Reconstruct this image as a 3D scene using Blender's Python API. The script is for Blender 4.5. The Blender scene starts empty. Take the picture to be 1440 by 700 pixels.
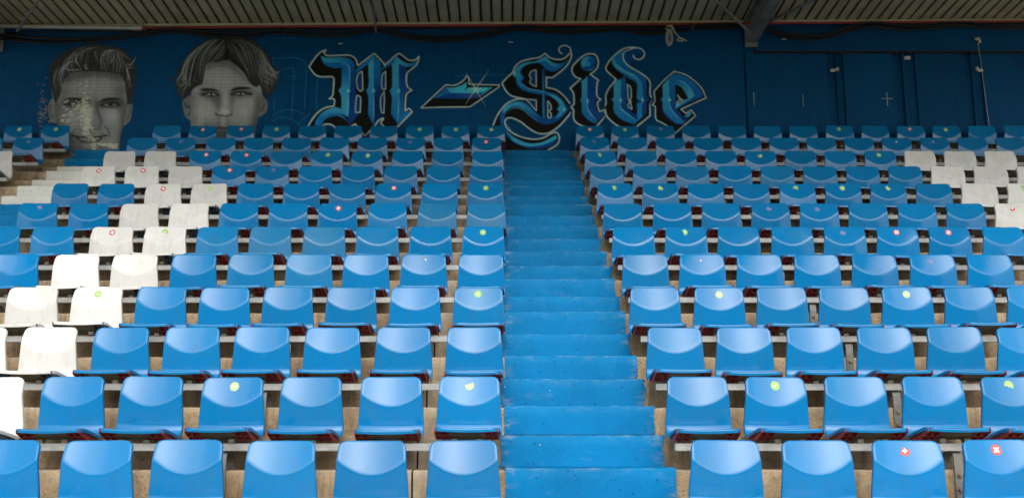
import bpy, bmesh, math, random
import numpy as np
from mathutils import Vector
S = bpy.context.scene; COL = S.collection
rad = math.radians
# ---------------------------------------------------------------- camera, sky, sun, exposure
EYE = 1.65                       # photographer's eye above the pitch-side ground
F, TH = 1430.0, rad(10.5)        # focal length in photo pixels, upward tilt
CT, ST = math.cos(TH), math.sin(TH)
cam = bpy.data.cameras.new('camera'); cam.sensor_width = 36; cam.lens = 36*F/1440
cam.shift_x = 10/1440; cam.clip_end = 2000; cam.clip_start = 0.05
co = bpy.data.objects.new('camera', cam); COL.objects.link(co)
co.location = (0, 0, EYE); co.rotation_euler = (rad(90)+TH, 0, 0); S.camera = co
cam.dof.use_dof = True; cam.dof.focus_distance = 7.0; cam.dof.aperture_fstop = 3.2

SUN_EL, SUN_ROT = rad(40), rad(176)
W = bpy.data.worlds.new('World'); S.world = W; W.use_nodes = True
wn = W.node_tree.nodes; wl = W.node_tree.links; wn.clear()
sky = wn.new('ShaderNodeTexSky'); sky.sky_type = 'NISHITA'; sky.sun_disc = False
sky.sun_elevation = SUN_EL; sky.sun_rotation = SUN_ROT
sky.dust_density = 3.0; sky.air_density = 0.9; sky.ozone_density = 1.0
hs = wn.new('ShaderNodeHueSaturation'); hs.inputs['Saturation'].default_value = 0.34   # overcast
bg = wn.new('ShaderNodeBackground'); bg.inputs['Strength'].default_value = 0.15
wo = wn.new('ShaderNodeOutputWorld')
wl.new(sky.outputs[0], hs.inputs['Color']); wl.new(hs.outputs[0], bg.inputs[0]); wl.new(bg.outputs[0], wo.inputs[0])
sl = bpy.data.lights.new('sun', 'SUN'); sl.energy = 0.5; sl.angle = rad(60); sl.color = (1, 0.96, 0.9)
so = bpy.data.objects.new('sun', sl); COL.objects.link(so)
# azimuth as in the sky texture: 0 = +Y, clockwise
az = SUN_ROT
dvec = Vector((math.sin(az)*math.cos(SUN_EL), math.cos(az)*math.cos(SUN_EL), math.sin(SUN_EL)))
so.rotation_euler = (-dvec).to_track_quat('-Z', 'Y').to_euler()
S.view_settings.view_transform = 'Standard'; S.view_settings.look = 'None'
S.view_settings.exposure = 0.95; S.view_settings.gamma = 1
try: S.view_settings.use_curve_mapping = False
except Exception: pass
S.render.engine = 'CYCLES'
S.cycles.max_bounces = 6; S.cycles.diffuse_bounces = 4; S.cycles.glossy_bounces = 3

def wall_pt(px, py, Y):
    """photo pixel -> (X, Z) on the upright plane at depth Y"""
    Z = Y*math.tan(TH+math.atan((350-py)/F)); zc = Y*CT+Z*ST
    return ((px-710)*zc/F, Z+EYE)
def scale_at(Y, Z):              # photo pixels per metre at a point, Z relative to the eye
    return F/(Y*CT+Z*ST)
# ---------------------------------------------------------------- helpers
def ob(name, data, parent=None, loc=(0, 0, 0), rot=None, **kw):
    o = bpy.data.objects.new(name, data); COL.objects.link(o); o.location = loc
    if rot: o.rotation_euler = rot
    if parent is not None: o.parent = parent
    for k, v in kw.items(): o[k] = v
    return o
def thing(name, label, cat, loc=(0, 0, 0), group=None, rot=None):
    o = ob(name, None, None, loc, rot); o.empty_display_size = .1
    o['label'] = label; o['category'] = cat
    if group: o['group'] = group
    return o
class MB:
    def __init__(s): s.v = []; s.f = []; s.m = []; s.mi = 0
    def add(s, vs, fs):
        n = len(s.v); s.v += [tuple(p) for p in vs]
        for f in fs: s.f.append(tuple(i+n for i in f)); s.m.append(s.mi)
    def box(s, x0, x1, y0, y1, z0, z1):
        s.add([(x0, y0, z0), (x1, y0, z0), (x1, y1, z0), (x0, y1, z0), (x0, y0, z1), (x1, y0, z1), (x1, y1, z1), (x0, y1, z1)],
              [(0, 3, 2, 1), (4, 5, 6, 7), (0, 1, 5, 4), (1, 2, 6, 5), (2, 3, 7, 6), (3, 0, 4, 7)])
    def tube(s, pts, r, n=8, caps=True):
        P = [Vector(p) for p in pts]; rings = []
        up = Vector((0, 0, 1))
        for i, p in enumerate(P):
            t = (P[min(i+1, len(P)-1)]-P[max(i-1, 0)]).normalized()
            a = t.cross(up)
            if a.length < .05: a = t.cross(Vector((0, 1, 0)))
            a.normalize(); b = t.cross(a)
            rr = r[i] if isinstance(r, (list, tuple)) else r
            rings.append([p+a*rr*math.cos(2*math.pi*k/n)+b*rr*math.sin(2*math.pi*k/n) for k in range(n)])
        vs = [q for R in rings for q in R]; fs = []
        for i in range(len(P)-1):
            for k in range(n):
                fs.append((i*n+k, i*n+(k+1) % n, (i+1)*n+(k+1) % n, (i+1)*n+k))
        if caps: fs += [tuple(range(n))[::-1], tuple(range((len(P)-1)*n, len(P)*n))]
        s.add(vs, fs)
    def strap(s, path, x0, x1, t):
        """flat bar following path [(y,z)] with thickness t, between x0 and x1"""
        n = len(path); vs = []
        for i in range(n):
            a = path[max(i-1, 0)]; b = path[min(i+1, n-1)]
            dy, dz = b[0]-a[0], b[1]-a[1]; L = math.hypot(dy, dz); ny, nz = -dz/L*t/2, dy/L*t/2
            y, z = path[i]
            vs += [(x0, y+ny, z+nz), (x1, y+ny, z+nz), (x1, y-ny, z-nz), (x0, y-ny, z-nz)]
        fs = []
        for i in range(n-1):
            for k in range(4): fs.append((i*4+k, i*4+(k+1) % 4, i*4+4+(k+1) % 4, i*4+4+k))
        fs += [(3, 2, 1, 0), (n*4-4, n*4-3, n*4-2, n*4-1)]
        s.add(vs, fs)
    def mesh(s, name, mats, smooth=False, bevel=0):
        me = bpy.data.meshes.new(name); me.from_pydata(s.v, [], s.f)
        for m in (mats if isinstance(mats, (list, tuple)) else [mats]): me.materials.append(m)
        me.polygons.foreach_set('material_index', s.m)
        bm = bmesh.new(); bm.from_mesh(me); bmesh.ops.recalc_face_normals(bm, faces=bm.faces)
        if bevel: bmesh.ops.bevel(bm, geom=[e for e in bm.edges if e.calc_face_angle(0) > .5], offset=bevel, segments=2, affect='EDGES', clamp_overlap=True)
        bm.to_mesh(me); bm.free()
        if smooth:
            me.polygons.foreach_set('use_smooth', [True]*len(me.polygons))
            try: me.set_sharp_from_angle(angle=rad(40))
            except Exception: pass
        return me

class NT:
    def __init__(s, name):
        s.m = bpy.data.materials.new(name); s.m.use_nodes = True; s.t = s.m.node_tree
        s.b = s.t.nodes['Principled BSDF']
    def n(s, typ, **kw):
        q = s.t.nodes.new('ShaderNode'+typ)
        for k, v in kw.items():
            if k[0] == '_':
                try: q.inputs[int(k[1:])].default_value = v
                except ValueError: q.inputs[k[1:].replace('_', ' ')].default_value = v
            else: setattr(q, k, v)
        return q
    def l(s, a, b):
        if isinstance(a, bpy.types.Node): a = a.outputs[0]
        if isinstance(b, tuple): b = b[0].inputs[b[1]]
        s.t.links.new(a, b)
    def noise(s, vec, scale, detail=4, rough=.6):
        q = s.n('TexNoise'); q.inputs['Scale'].default_value = scale; q.inputs['Detail'].default_value = detail; q.inputs['Roughness'].default_value = rough
        if vec is not None: s.l(vec, (q, 'Vector'))
        return q
    def ramp(s, fac, stops):
        q = s.n('ValToRGB'); e = q.color_ramp.elements
        while len(e) < len(stops): e.new(.5)
        for i, (p, c) in enumerate(stops):
            e[i].position = p; e[i].color = (*c, 1) if isinstance(c, (tuple, list)) else (c, c, c, 1)
        s.l(fac, (q, 0)); return q
    def mix(s, fac, a, b, mode='MIX'):
        q = s.n('Mix'); q.data_type = 'RGBA'; q.blend_type = mode
        for idx, v in ((0, fac), (6, a), (7, b)):
            if isinstance(v, (bpy.types.Node, bpy.types.NodeSocket)): s.l(v, q.inputs[idx])
            elif idx == 0: q.inputs[0].default_value = v
            else: q.inputs[idx].default_value = (*v, 1) if isinstance(v, (tuple, list)) else (v, v, v, 1)
        return q.outputs[2]
    def math(s, op, a, b=0.0, clamp=False):
        q = s.n('Math', operation=op); q.use_clamp = clamp
        for i, v in ((0, a), (1, b)):
            if isinstance(v, (bpy.types.Node, bpy.types.NodeSocket)): s.l(v, q.inputs[i])
            else: q.inputs[i].default_value = v
        return q.outputs[0]
    def bump(s, h, strength=.3, dist=.01):
        q = s.n('Bump'); q.inputs['Strength'].default_value = strength; q.inputs['Distance'].default_value = dist
        s.l(h, (q, 'Height')); s.l(q, s.b.inputs['Normal']); return q
    def scaled(s, vec, sx, sy, sz):
        q = s.n('Mapping'); q.inputs['Scale'].default_value = (sx, sy, sz); s.l(vec, (q, 0)); return q.outputs[0]
    def set(s, **kw):
        for k, v in kw.items():
            i = s.b.inputs[k.replace('_', ' ')]
            if isinstance(v, (bpy.types.Node, bpy.types.NodeSocket)): s.l(v, i)
            elif isinstance(v, (tuple, list)): i.default_value = (*v, 1)
            else: i.default_value = v
        return s.m

# ---------------------------------------------------------------- materials
def m_plain(name, col, rough=.6, metal=0, var=.12, scale=6, bump=.1, bs=60):
    t = NT(name); p = t.n('NewGeometry').outputs['Position']
    n = t.noise(p, scale); r = t.ramp(n, [(.3, 1-var), (.7, 1+var)])
    t.set(Base_Color=t.mix(1, col, r.outputs[0], 'MULTIPLY'), Roughness=rough, Metallic=metal)
    if bump: t.bump(t.noise(p, bs, 3), bump, .004)
    return t.m
def m_seat(name, col, dust, rough=.3):
    """moulded plastic: scuffs, dull dust film on faded seats (object property 'fade'), fine grain"""
    t = NT(name); oi = t.n('ObjectInfo'); tc = t.n('TexCoord').outputs['Object']
    off = t.n('VectorMath', operation='ADD'); t.l(tc, (off, 0)); sc = t.n('VectorMath', operation='SCALE'); t.l(oi.outputs['Location'], (sc, 0)); sc.inputs['Scale'].default_value = 3.1; t.l(sc, (off, 1))
    v = off.outputs[0]
    fa = t.n('Attribute', attribute_type='OBJECT', attribute_name='fade').outputs['Fac']
    big = t.noise(v, 7, 5, .65); fine = t.noise(v, 90, 3, .6)
    sat = t.noise(oi.outputs['Location'], 2.3, 1); br = t.ramp(sat, [(.3, .86), (.7, 1.1)])
    base = t.mix(1, col, br.outputs[0], 'MULTIPLY')
    film = t.math('MULTIPLY', t.ramp(big, [(.35, .25), (.75, 1.0)]).outputs[0], fa)
    dirt = t.ramp(t.noise(t.scaled(v, 1, 1, .35), 16, 5, .7), [(.48, 0.0), (.78, .36)])
    c = t.mix(film, base, dust)
    c = t.mix(dirt.outputs[0], c, tuple(x*.55+.02 for x in dust))
    spk = t.ramp(t.noise(v, 160, 2, .5), [(.70, 0.0), (.76, .35)])
    c = t.mix(spk.outputs[0], c, (.05, .06, .06))
    # thin vertical scratches
    scr = t.ramp(t.noise(t.scaled(v, 60, 60, 3), 3, 2, .5), [(.64, 0.0), (.70, .12)])
    c = t.mix(scr.outputs[0], c, tuple(min(1, x*1.5+.05) for x in dust))
    ro = t.math('ADD', t.math('MULTIPLY', big.outputs[0], .14), t.math('ADD', rough-.05, t.math('MULTIPLY', fa, .18)))
    t.set(Base_Color=c, Roughness=ro); t.b.inputs['IOR'].default_value = 1.5
    t.b.inputs['Specular IOR Level'].default_value = .36
    h = t.math('ADD', t.math('MULTIPLY', t.noise(v, 9, 2).outputs[0], 1.0), t.math('MULTIPLY', fine.outputs[0], .05))
    t.bump(h, .10, .006); return t.m
def m_concrete():
    t = NT('concrete'); p = t.n('NewGeometry').outputs['Position']
    a = t.noise(p, 1.6, 6, .65); b = t.noise(p, 11, 6, .7); c = t.noise(p, 70, 4, .7)
    base = t.ramp(a, [(.3, (.16, .108, .060)), (.5, (.35, .26, .155)), (.7, (.47, .375, .25))])
    st = t.ramp(b, [(.28, (.55, .50, .44)), (.45, (.95, .93, .9)), (.72, (1.12, 1.1, 1.05))])
    col = t.mix(1, base.outputs[0], st.outputs[0], 'MULTIPLY')
    drip = t.ramp(t.noise(t.scaled(p, 5, 5, .6), 3, 4, .6), [(.48, 0.0), (.66, .6)])
    col = t.mix(drip.outputs[0], col, (.12, .09, .065))
    grit = t.ramp(c, [(.33, (.72, .70, .66)), (.5, (1, 1, 1)), (.68, (1.1, 1.09, 1.06))])
    col = t.mix(1, col, grit.outputs[0], 'MULTIPLY')
    vo = t.n('TexVoronoi', feature='DISTANCE_TO_EDGE'); vo.inputs['Scale'].default_value = 1.7
    wv = t.n('VectorMath', operation='ADD'); nn = t.noise(p, 6, 4, .7); t.l(p, (wv, 0)); t.l(nn.outputs['Color'], (wv, 1)); t.l(wv, (vo, 'Vector'))
    ck = t.math('MULTIPLY', t.math('LESS_THAN', vo.outputs['Distance'], .006), t.ramp(t.noise(p, .8, 2), [(.48, 0.0), (.56, .8)]).outputs[0])
    col = t.mix(ck, col, (.05, .04, .03))
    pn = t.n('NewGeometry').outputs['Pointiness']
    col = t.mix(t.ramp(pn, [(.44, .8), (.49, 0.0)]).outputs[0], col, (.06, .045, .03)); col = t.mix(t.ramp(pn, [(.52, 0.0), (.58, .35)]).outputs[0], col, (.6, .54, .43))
    t.set(Base_Color=col, Roughness=.93)
    t.bump(t.math('ADD', t.math('MULTIPLY', b.outputs[0], .7), t.math('MULTIPLY', c.outputs[0], .5)), .6, .012); return t.m
def m_step_paint(name, col):
    """thick floor paint over rough concrete: blow holes, chips along the arris, scuffed patches"""
    t = NT(name); p = t.n('NewGeometry').outputs['Position']
    a = t.noise(p, 1.3, 5, .6); b = t.noise(p, 9, 5, .7)
    br = t.ramp(a, [(.3, .82), (.7, 1.12)]); base = t.mix(1, col, br.outputs[0], 'MULTIPLY')
    scuff = t.ramp(t.noise(t.scaled(p, 1, 1, 2.2), 5, 6, .75), [(.58, 0.0), (.78, .4)])
    base = t.mix(scuff.outputs[0], base, tuple(min(1, x*.8+.13) for x in col))
    dk = t.ramp(t.noise(p, 2.7, 4, .7), [(.5, 0.0), (.75, .3)])
    base = t.mix(dk.outputs[0], base, tuple(x*.45 for x in col))
    def dots(scale, thr, r):
        vo = t.n('TexVoronoi'); vo.inputs['Scale'].default_value = scale; t.l(p, (vo, 'Vector'))
        hit = t.math('LESS_THAN', vo.outputs['Distance'], r); sel = t.n('SeparateColor'); t.l(vo.outputs['Color'], (sel, 0))
        return t.math('MULTIPLY', hit, t.math('GREATER_THAN', sel.outputs[0], thr))
    pit = dots(26, .80, .16); pit2 = dots(60, .9, .2); chip = dots(31, .985, .10)
    m = t.mix(t.math('MULTIPLY', t.math('ADD', pit, pit2, True), .8), base, (.01, .035, .10)); m = t.mix(chip, m, (.55, .53, .46))
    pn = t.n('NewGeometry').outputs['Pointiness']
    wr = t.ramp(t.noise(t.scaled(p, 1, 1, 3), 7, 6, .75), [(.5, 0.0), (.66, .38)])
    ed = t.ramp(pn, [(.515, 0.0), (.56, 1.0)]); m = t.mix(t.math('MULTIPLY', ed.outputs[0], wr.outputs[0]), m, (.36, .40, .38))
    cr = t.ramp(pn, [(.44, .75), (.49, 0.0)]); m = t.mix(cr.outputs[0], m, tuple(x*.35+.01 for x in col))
    t.b.inputs['Specular IOR Level'].default_value = .1; t.set(Base_Color=m, Roughness=.6)
    t.bump(t.math('SUBTRACT', t.math('MULTIPLY', b.outputs[0], .6), t.math('ADD', pit, pit2)), .5, .008); return t.m
def m_wall(name, painted, courses=True, col=None):
    """wall paint on thin courses of masonry; 'painted' takes the mural colours from the mesh"""
    t = NT(name); p = t.n('NewGeometry').outputs['Position']
    sp = t.n('SeparateXYZ'); t.l(p, (sp, 0)); cb = t.n('CombineXYZ'); t.l(sp.outputs[0], cb.inputs[0]); t.l(sp.outputs[2], cb.inputs[1])
    if painted: base = t.n('Attribute', attribute_name='paint').outputs['Color']
    else: base = None
    nz = t.noise(p, .9, 5, .6); r = t.ramp(nz, [(.3, .85), (.7, 1.12)])
    src = base if base is not None else (col or WALL)
    c = t.mix(1, src, r.outputs[0], 'MULTIPLY')
    mot = t.ramp(t.noise(p, 14, 5, .7), [(.3, .88), (.7, 1.1)]); c = t.mix(1, c, mot.outputs[0], 'MULTIPLY')
    drip = t.ramp(t.noise(t.scaled(p, 6, 6, .35), 2.5, 4, .6), [(.5, 0.0), (.75, .22)])
    c = t.mix(drip.outputs[0], c, (.004, .012, .03))
    if courses:
        bk = t.n('TexBrick'); t.l(cb, (bk, 'Vector')); bk.inputs['Scale'].default_value = 1
        bk.inputs['Brick Width'].default_value = .21; bk.inputs['Row Height'].default_value = .052; bk.inputs['Mortar Size'].default_value = .0035; bk.inputs['Mortar Smooth'].default_value = .4
        bk.inputs['Color1'].default_value = (1, 1, 1, 1); bk.inputs['Color2'].default_value = (.9, .9, .9, 1); bk.inputs['Mortar'].default_value = (.55, .55, .55, 1)
        c = t.mix(.4, c, bk.outputs['Color'], 'MULTIPLY')
        t.bump(t.math('SUBTRACT', t.math('MULTIPLY', t.noise(p, 40, 3).outputs[0], .2), bk.outputs['Fac']), .5, .006)
    else: t.bump(t.noise(p, 25, 3), .15, .005)
    t.b.inputs['Specular IOR Level'].default_value = .12; t.set(Base_Color=c, Roughness=.65); return t.m
# ---------------------------------------------------------------- mural painting (flat print on the wall)
BG = (0, 51, 84)
def lin(c):
    c = np.asarray(c, float)/255.0
    return np.where(c <= 0.04045, c/12.92, ((c+0.055)/1.055)**2.4)

def pts_of(s, off=(0, 0), sc=1.0):
    out = []
    for tok in s.split():
        corner = tok.endswith('*')
        x, y = tok.rstrip('*').split(',')
        out.append((off[0]+float(x)/sc, off[1]+float(y)/sc, corner))
    return out

def curve(pts, closed=True, n=8):
    """Catmull-Rom through the points; '*' points are sharp corners."""
    N = len(pts); res = []
    P = np.array([(p[0], p[1]) for p in pts]); K = [p[2] for p in pts]
    if not closed: K[0] = True; K[-1] = True
    for i in range(N if closed else N-1):
        p1, p2 = P[i], P[(i+1) % N]
        p0 = P[i-1] if not K[i] else p1
        p3 = P[(i+2) % N] if not K[(i+1) % N] else p2
        m1 = (p2-p0)*0.5 if not K[i] else (p2-p1)*0.6
        m2 = (p3-p1)*0.5 if not K[(i+1) % N] else (p2-p1)*0.6
        L = np.hypot(*(p2-p1))
        for m in (m1, m2):
            l = np.hypot(*m)
            if l > 1.2*L: m *= 1.2*L/l
        for t in np.linspace(0, 1, n, endpoint=False):
            a = 2*t**3-3*t**2+1; b = t**3-2*t**2+t; c = -2*t**3+3*t**2; d = t**3-t**2
            res.append(a*p1+b*m1+c*p2+d*m2)
    if not closed: res.append(P[-1])
    return np.array(res)

class Canvas:
    def __init__(s, x0, y0, x1, y1, ss=3):
        s.x0, s.y0, s.x1, s.y1, s.ss = x0, y0, x1, y1, ss
        s.w, s.h = int((x1-x0)*ss), int((y1-y0)*ss)
        s.c = np.tile(lin(BG), (s.h, s.w, 1)); s.off = (0, 0); s.sc = 1.0
        s.cov = np.zeros((s.h, s.w))
    def frame(s, off, sc): s.off = off; s.sc = sc
    def mask(s, poly):
        d = np.zeros((s.h, s.w+1), np.int32)
        q = (poly-np.array([s.x0, s.y0]))*s.ss
        for i in range(len(q)):
            (xa, ya), (xb, yb) = q[i], q[(i+1) % len(q)]
            if ya == yb: continue
            if ya > yb: xa, ya, xb, yb = xb, yb, xa, ya
            r0 = max(0, int(math.ceil(ya-0.5))); r1 = min(s.h-1, int(math.ceil(yb-0.5))-1)
            if r1 < r0: continue
            r = np.arange(r0, r1+1)
            x = xa+(r+0.5-ya)*(xb-xa)/(yb-ya)
            ix = np.clip(np.ceil(x-0.5), 0, s.w).astype(int)
            np.add.at(d, (r, ix), 1)
        return (np.cumsum(d, 1)[:, :s.w] % 2).astype(float)
    def blur(s, m, px):
        sg = px*s.ss
        if sg < 0.4: return m
        k = int(3*sg)+1; g = np.exp(-0.5*(np.arange(-k, k+1)/sg)**2); g /= g.sum()
        m = np.apply_along_axis(lambda v: np.convolve(v, g, 'same'), 0, m)
        return np.apply_along_axis(lambda v: np.convolve(v, g, 'same'), 1, m)
    def colour(s, col):
        if len(col) == 3 and not isinstance(col[0], (tuple, list)): return lin(col)
        c0, c1, a, b = col                       # gradient from a to b in frame units
        a = np.array(a, float)/s.sc+np.array(s.off); b = np.array(b, float)/s.sc+np.array(s.off)
        yy, xx = np.mgrid[0:s.h, 0:s.w]
        xx = xx/s.ss+s.x0; yy = yy/s.ss+s.y0
        t = ((xx-a[0])*(b[0]-a[0])+(yy-a[1])*(b[1]-a[1]))/((b-a)**2).sum()
        t = np.clip(t, 0, 1)[..., None]; t = t*t*(3-2*t)
        return lin(c0)*(1-t)+lin(c1)*t
    def put(s, m, col, op=1.0, clip=None):
        if clip is not None: m = m*clip
        m = m*op
        s.c = s.c*(1-m[..., None])+s.colour(col)*m[..., None]
        s.cov = np.maximum(s.cov, m)
    def fill(s, st, col, blur=0, op=1.0, clip=None, n=8):
        m = s.mask(curve(pts_of(st, s.off, s.sc), True, n))
        if blur: m = s.blur(m, blur)
        s.put(m, col, op, clip); return m
    def strokem(s, poly, w, taper=False):
        q = (poly-np.array([s.x0, s.y0]))*s.ss; m = np.zeros((s.h, s.w)); N = len(q)-1
        for i in range(N):
            a, b = q[i], q[i+1]; r = w*s.ss/2
            if taper: r *= max(0.15, math.sin(math.pi*(i+0.5)/N))
            xa = int(max(0, min(a[0], b[0])-r-2)); xb = int(min(s.w, max(a[0], b[0])+r+3))
            ya = int(max(0, min(a[1], b[1])-r-2)); yb = int(min(s.h, max(a[1], b[1])+r+3))
            if xb <= xa or yb <= ya: continue
            yy, xx = np.mgrid[ya:yb, xa:xb]; d = b-a; L = (d**2).sum()+1e-9
            t = np.clip(((xx-a[0])*d[0]+(yy-a[1])*d[1])/L, 0, 1)
            D = np.hypot(xx-a[0]-t*d[0], yy-a[1]-t*d[1])
            m[ya:yb, xa:xb] = np.maximum(m[ya:yb, xa:xb], np.clip(r-D+0.5, 0, 1))
        return m
    def stroke(s, st, w, col, closed=False, blur=0, op=1.0, taper=False, clip=None, n=8):
        p = curve(pts_of(st, s.off, s.sc), closed, n)
        if closed: p = np.vstack([p, p[:1]])
        m = s.strokem(p, w, taper)
        if blur: m = s.blur(m, blur)
        s.put(m, col, op, clip); return m
    def down(s):
        h, w = s.h//s.ss, s.w//s.ss
        c = s.c[:h*s.ss, :w*s.ss].reshape(h, s.ss, w, s.ss, 3).mean((1, 3))
        a = s.cov[:h*s.ss, :w*s.ss].reshape(h, s.ss, w, s.ss).max((1, 3))
        return c, a

WHITE = (154, 170, 162); BLACK = (13, 15, 12)
LT = (48, 134, 164); MD = (14, 93, 146); DK = (5, 52, 108); VD = (4, 35, 76); HI = (110, 196, 205)

def letter(cv, outline, holes, faces, shines=(), ow=1.7):
    """black body with pale outline, coloured bevel faces, holes back to the wall."""
    glow = cv.mask(curve(pts_of(outline, cv.off, cv.sc)))
    cv.put(cv.blur(glow, 1.6), (8, 66, 112), 0.35)
    cv.fill(outline, BLACK)
    for st, col in faces: cv.fill(st, col, blur=0.12)
    for st, w, op in shines: cv.stroke(st, w, HI, op=op, taper=True, blur=0.15)
    for h in holes:
        cv.fill(h, (6, 52, 96)); cv.stroke(h, ow*0.75, WHITE, closed=True, op=0.9)
    cv.stroke(outline, ow, WHITE, closed=True, op=0.95)

def star(cv, x, y, r, op=0.8):
    cv.stroke('%g,%g %g,%g' % (x, y-r, x, y+r), 1.6, HI, op=op, taper=True, blur=0.3)
    cv.stroke('%g,%g %g,%g' % (x-r*.6, y, x+r*.6, y), 1.6, HI, op=op, taper=True, blur=0.3)

def paint_m():
    cv = Canvas(428, 62, 596, 196); cv.frame((430, 60), 5.0)
    letter(cv, '22,170* 60,115 100,70 142,52* 128,68 136,86 160,93 240,90 310,91 348,115 365,162* 420,122 480,77* 515,110 548,148* 552,162* 590,128 650,79 685,97 720,122 762,124 795,98* 782,150 745,185 712,215 706,270 716,312 745,335* 716,352 703,375 697,480* 725,462* 747,487* 622,614* 570,605 525,565* 545,532 508,550 480,592 445,628 412,655* 375,605 345,572* 318,590 300,620 220,620 200,590 165,573 125,578 110,600 60,630 10,640 15,592 50,532 90,487 140,457 197,447* 200,400 163,395* 188,372 193,330 197,270 188,242 110,241 65,225',
        ['396,203* 372,216 358,245 357,290 366,326 385,342* 400,330*', '357,372* 372,374 386,392 381,491* 349,491* 350,430',
         '561,203* 538,228 532,300 545,331 561,325*', '550,345* 527,385 524,440 532,490 548,497* 552,400'],
        [('106,94* 150,108 250,106 315,118 345,165 345,300 350,345 345,400 345,492* 374,502* 302,584* 296,520* 296,345 300,210 285,185 240,180 190,178 140,160 115,130', (MD, DK, (200, 100), (330, 300))),
         ('106,94* 150,108 250,104 300,116 318,150* 285,147 220,140 150,138 120,125', (LT, MD, (150, 140), (330, 130))),
         ('254,190* 290,160 308,180 308,330* 320,340* 298,350* 296,522* 250,470* 250,385 230,336* 250,305', (MD, LT, (280, 200), (280, 400))),
         ('60,600* 72,545 120,490 185,460 240,464 296,525* 250,503 200,498 150,508 105,545 84,600*', (LT, MD, (180, 455), (180, 540))),
         ('84,600* 105,545 150,508 200,500 250,508 300,560* 240,520 185,518 130,545 100,600*', MD),
         ('352,192* 420,135 478,94* 478,142* 430,158 352,218*', (MD, (20, 100, 150), (352, 200), (478, 110))),
         ('440,155* 478,94* 480,330* 498,340* 478,352* 475,582* 438,500* 440,385 426,338* 442,305', (LT, MD, (460, 150), (450, 560))),
         ('480,94* 526,150 527,300 537,336* 522,380 521,480 547,520* 478,585* 480,352', (MD, VD, (480, 120), (510, 420))),
         ('532,185* 600,128 645,96* 655,150* 608,152 536,195*', MD),
         ('640,97* 672,125 720,148 765,138 790,108* 765,158 712,172 670,158 625,130', (LT, MD, (660, 110), (780, 150))),
         ('607,152* 655,130* 655,332* 670,341* 652,352* 648,575* 600,500* 606,385 590,340* 608,305', (LT, MD, (630, 160), (625, 540))),
         ('656,160* 705,178 698,260 706,318 718,335* 700,352 692,380 688,492* 728,482* 740,490* 645,578* 655,352', (DK, MD, (680, 200), (660, 560)))],
        [('300,350 297,520', 1.2, .8), ('478,352 476,560', 1.2, .6), ('655,352 648,550', 1.2, .6), ('250,145 300,165 309,240 308,325', 1.2, .5)])
    for x in (298, 476, 652): star(cv, x, 340, 22)
    return cv
def paint_dash():
    cv = Canvas(588, 98, 712, 156); cv.frame((580, 90), 8.75)
    letter(cv, '103,540* 260,395 410,258* 500,265 575,240 640,190 662,146* 692,180 692,248* 860,256 1075,258* 1060,285 850,430 705,528* 400,532',
        [], [('415,292* 500,292 570,275 625,255 668,222* 662,290* 632,328* 640,330* 690,292* 985,290* 850,395 820,420* 560,430 265,422* 330,370', (LT, DK, (600, 300), (600, 430))),
             ('420,292* 500,292 570,275 625,255 668,222* 662,290* 632,328* 640,330* 690,292* 985,290* 860,345 780,358 470,358*', (LT, (50, 160, 180), (450, 300), (800, 330))),
             ('265,422* 420,295* 470,360* 400,385', (MD, (14, 78, 130), (300, 400), (450, 350))),
             ('290,418* 470,362 760,364 850,350 815,418* 560,428', (DK, (30, 60, 110), (450, 380), (780, 400)))], ow=1.3)
    for a, w, o in (('650,500 775,310 935,85', 1.0, .55), ('650,90 775,310 905,530', .9, .38), ('690,318 775,310 860,300', 2.0, .45), ('740,250 775,310 810,370', 2.0, .45)):
        cv.stroke(a, w, (190, 205, 180), op=o, taper=True, blur=0.25)
    cv.stroke('540,148 800,135 1150,138', .8, (20, 110, 150), op=.4)
    return cv
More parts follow.
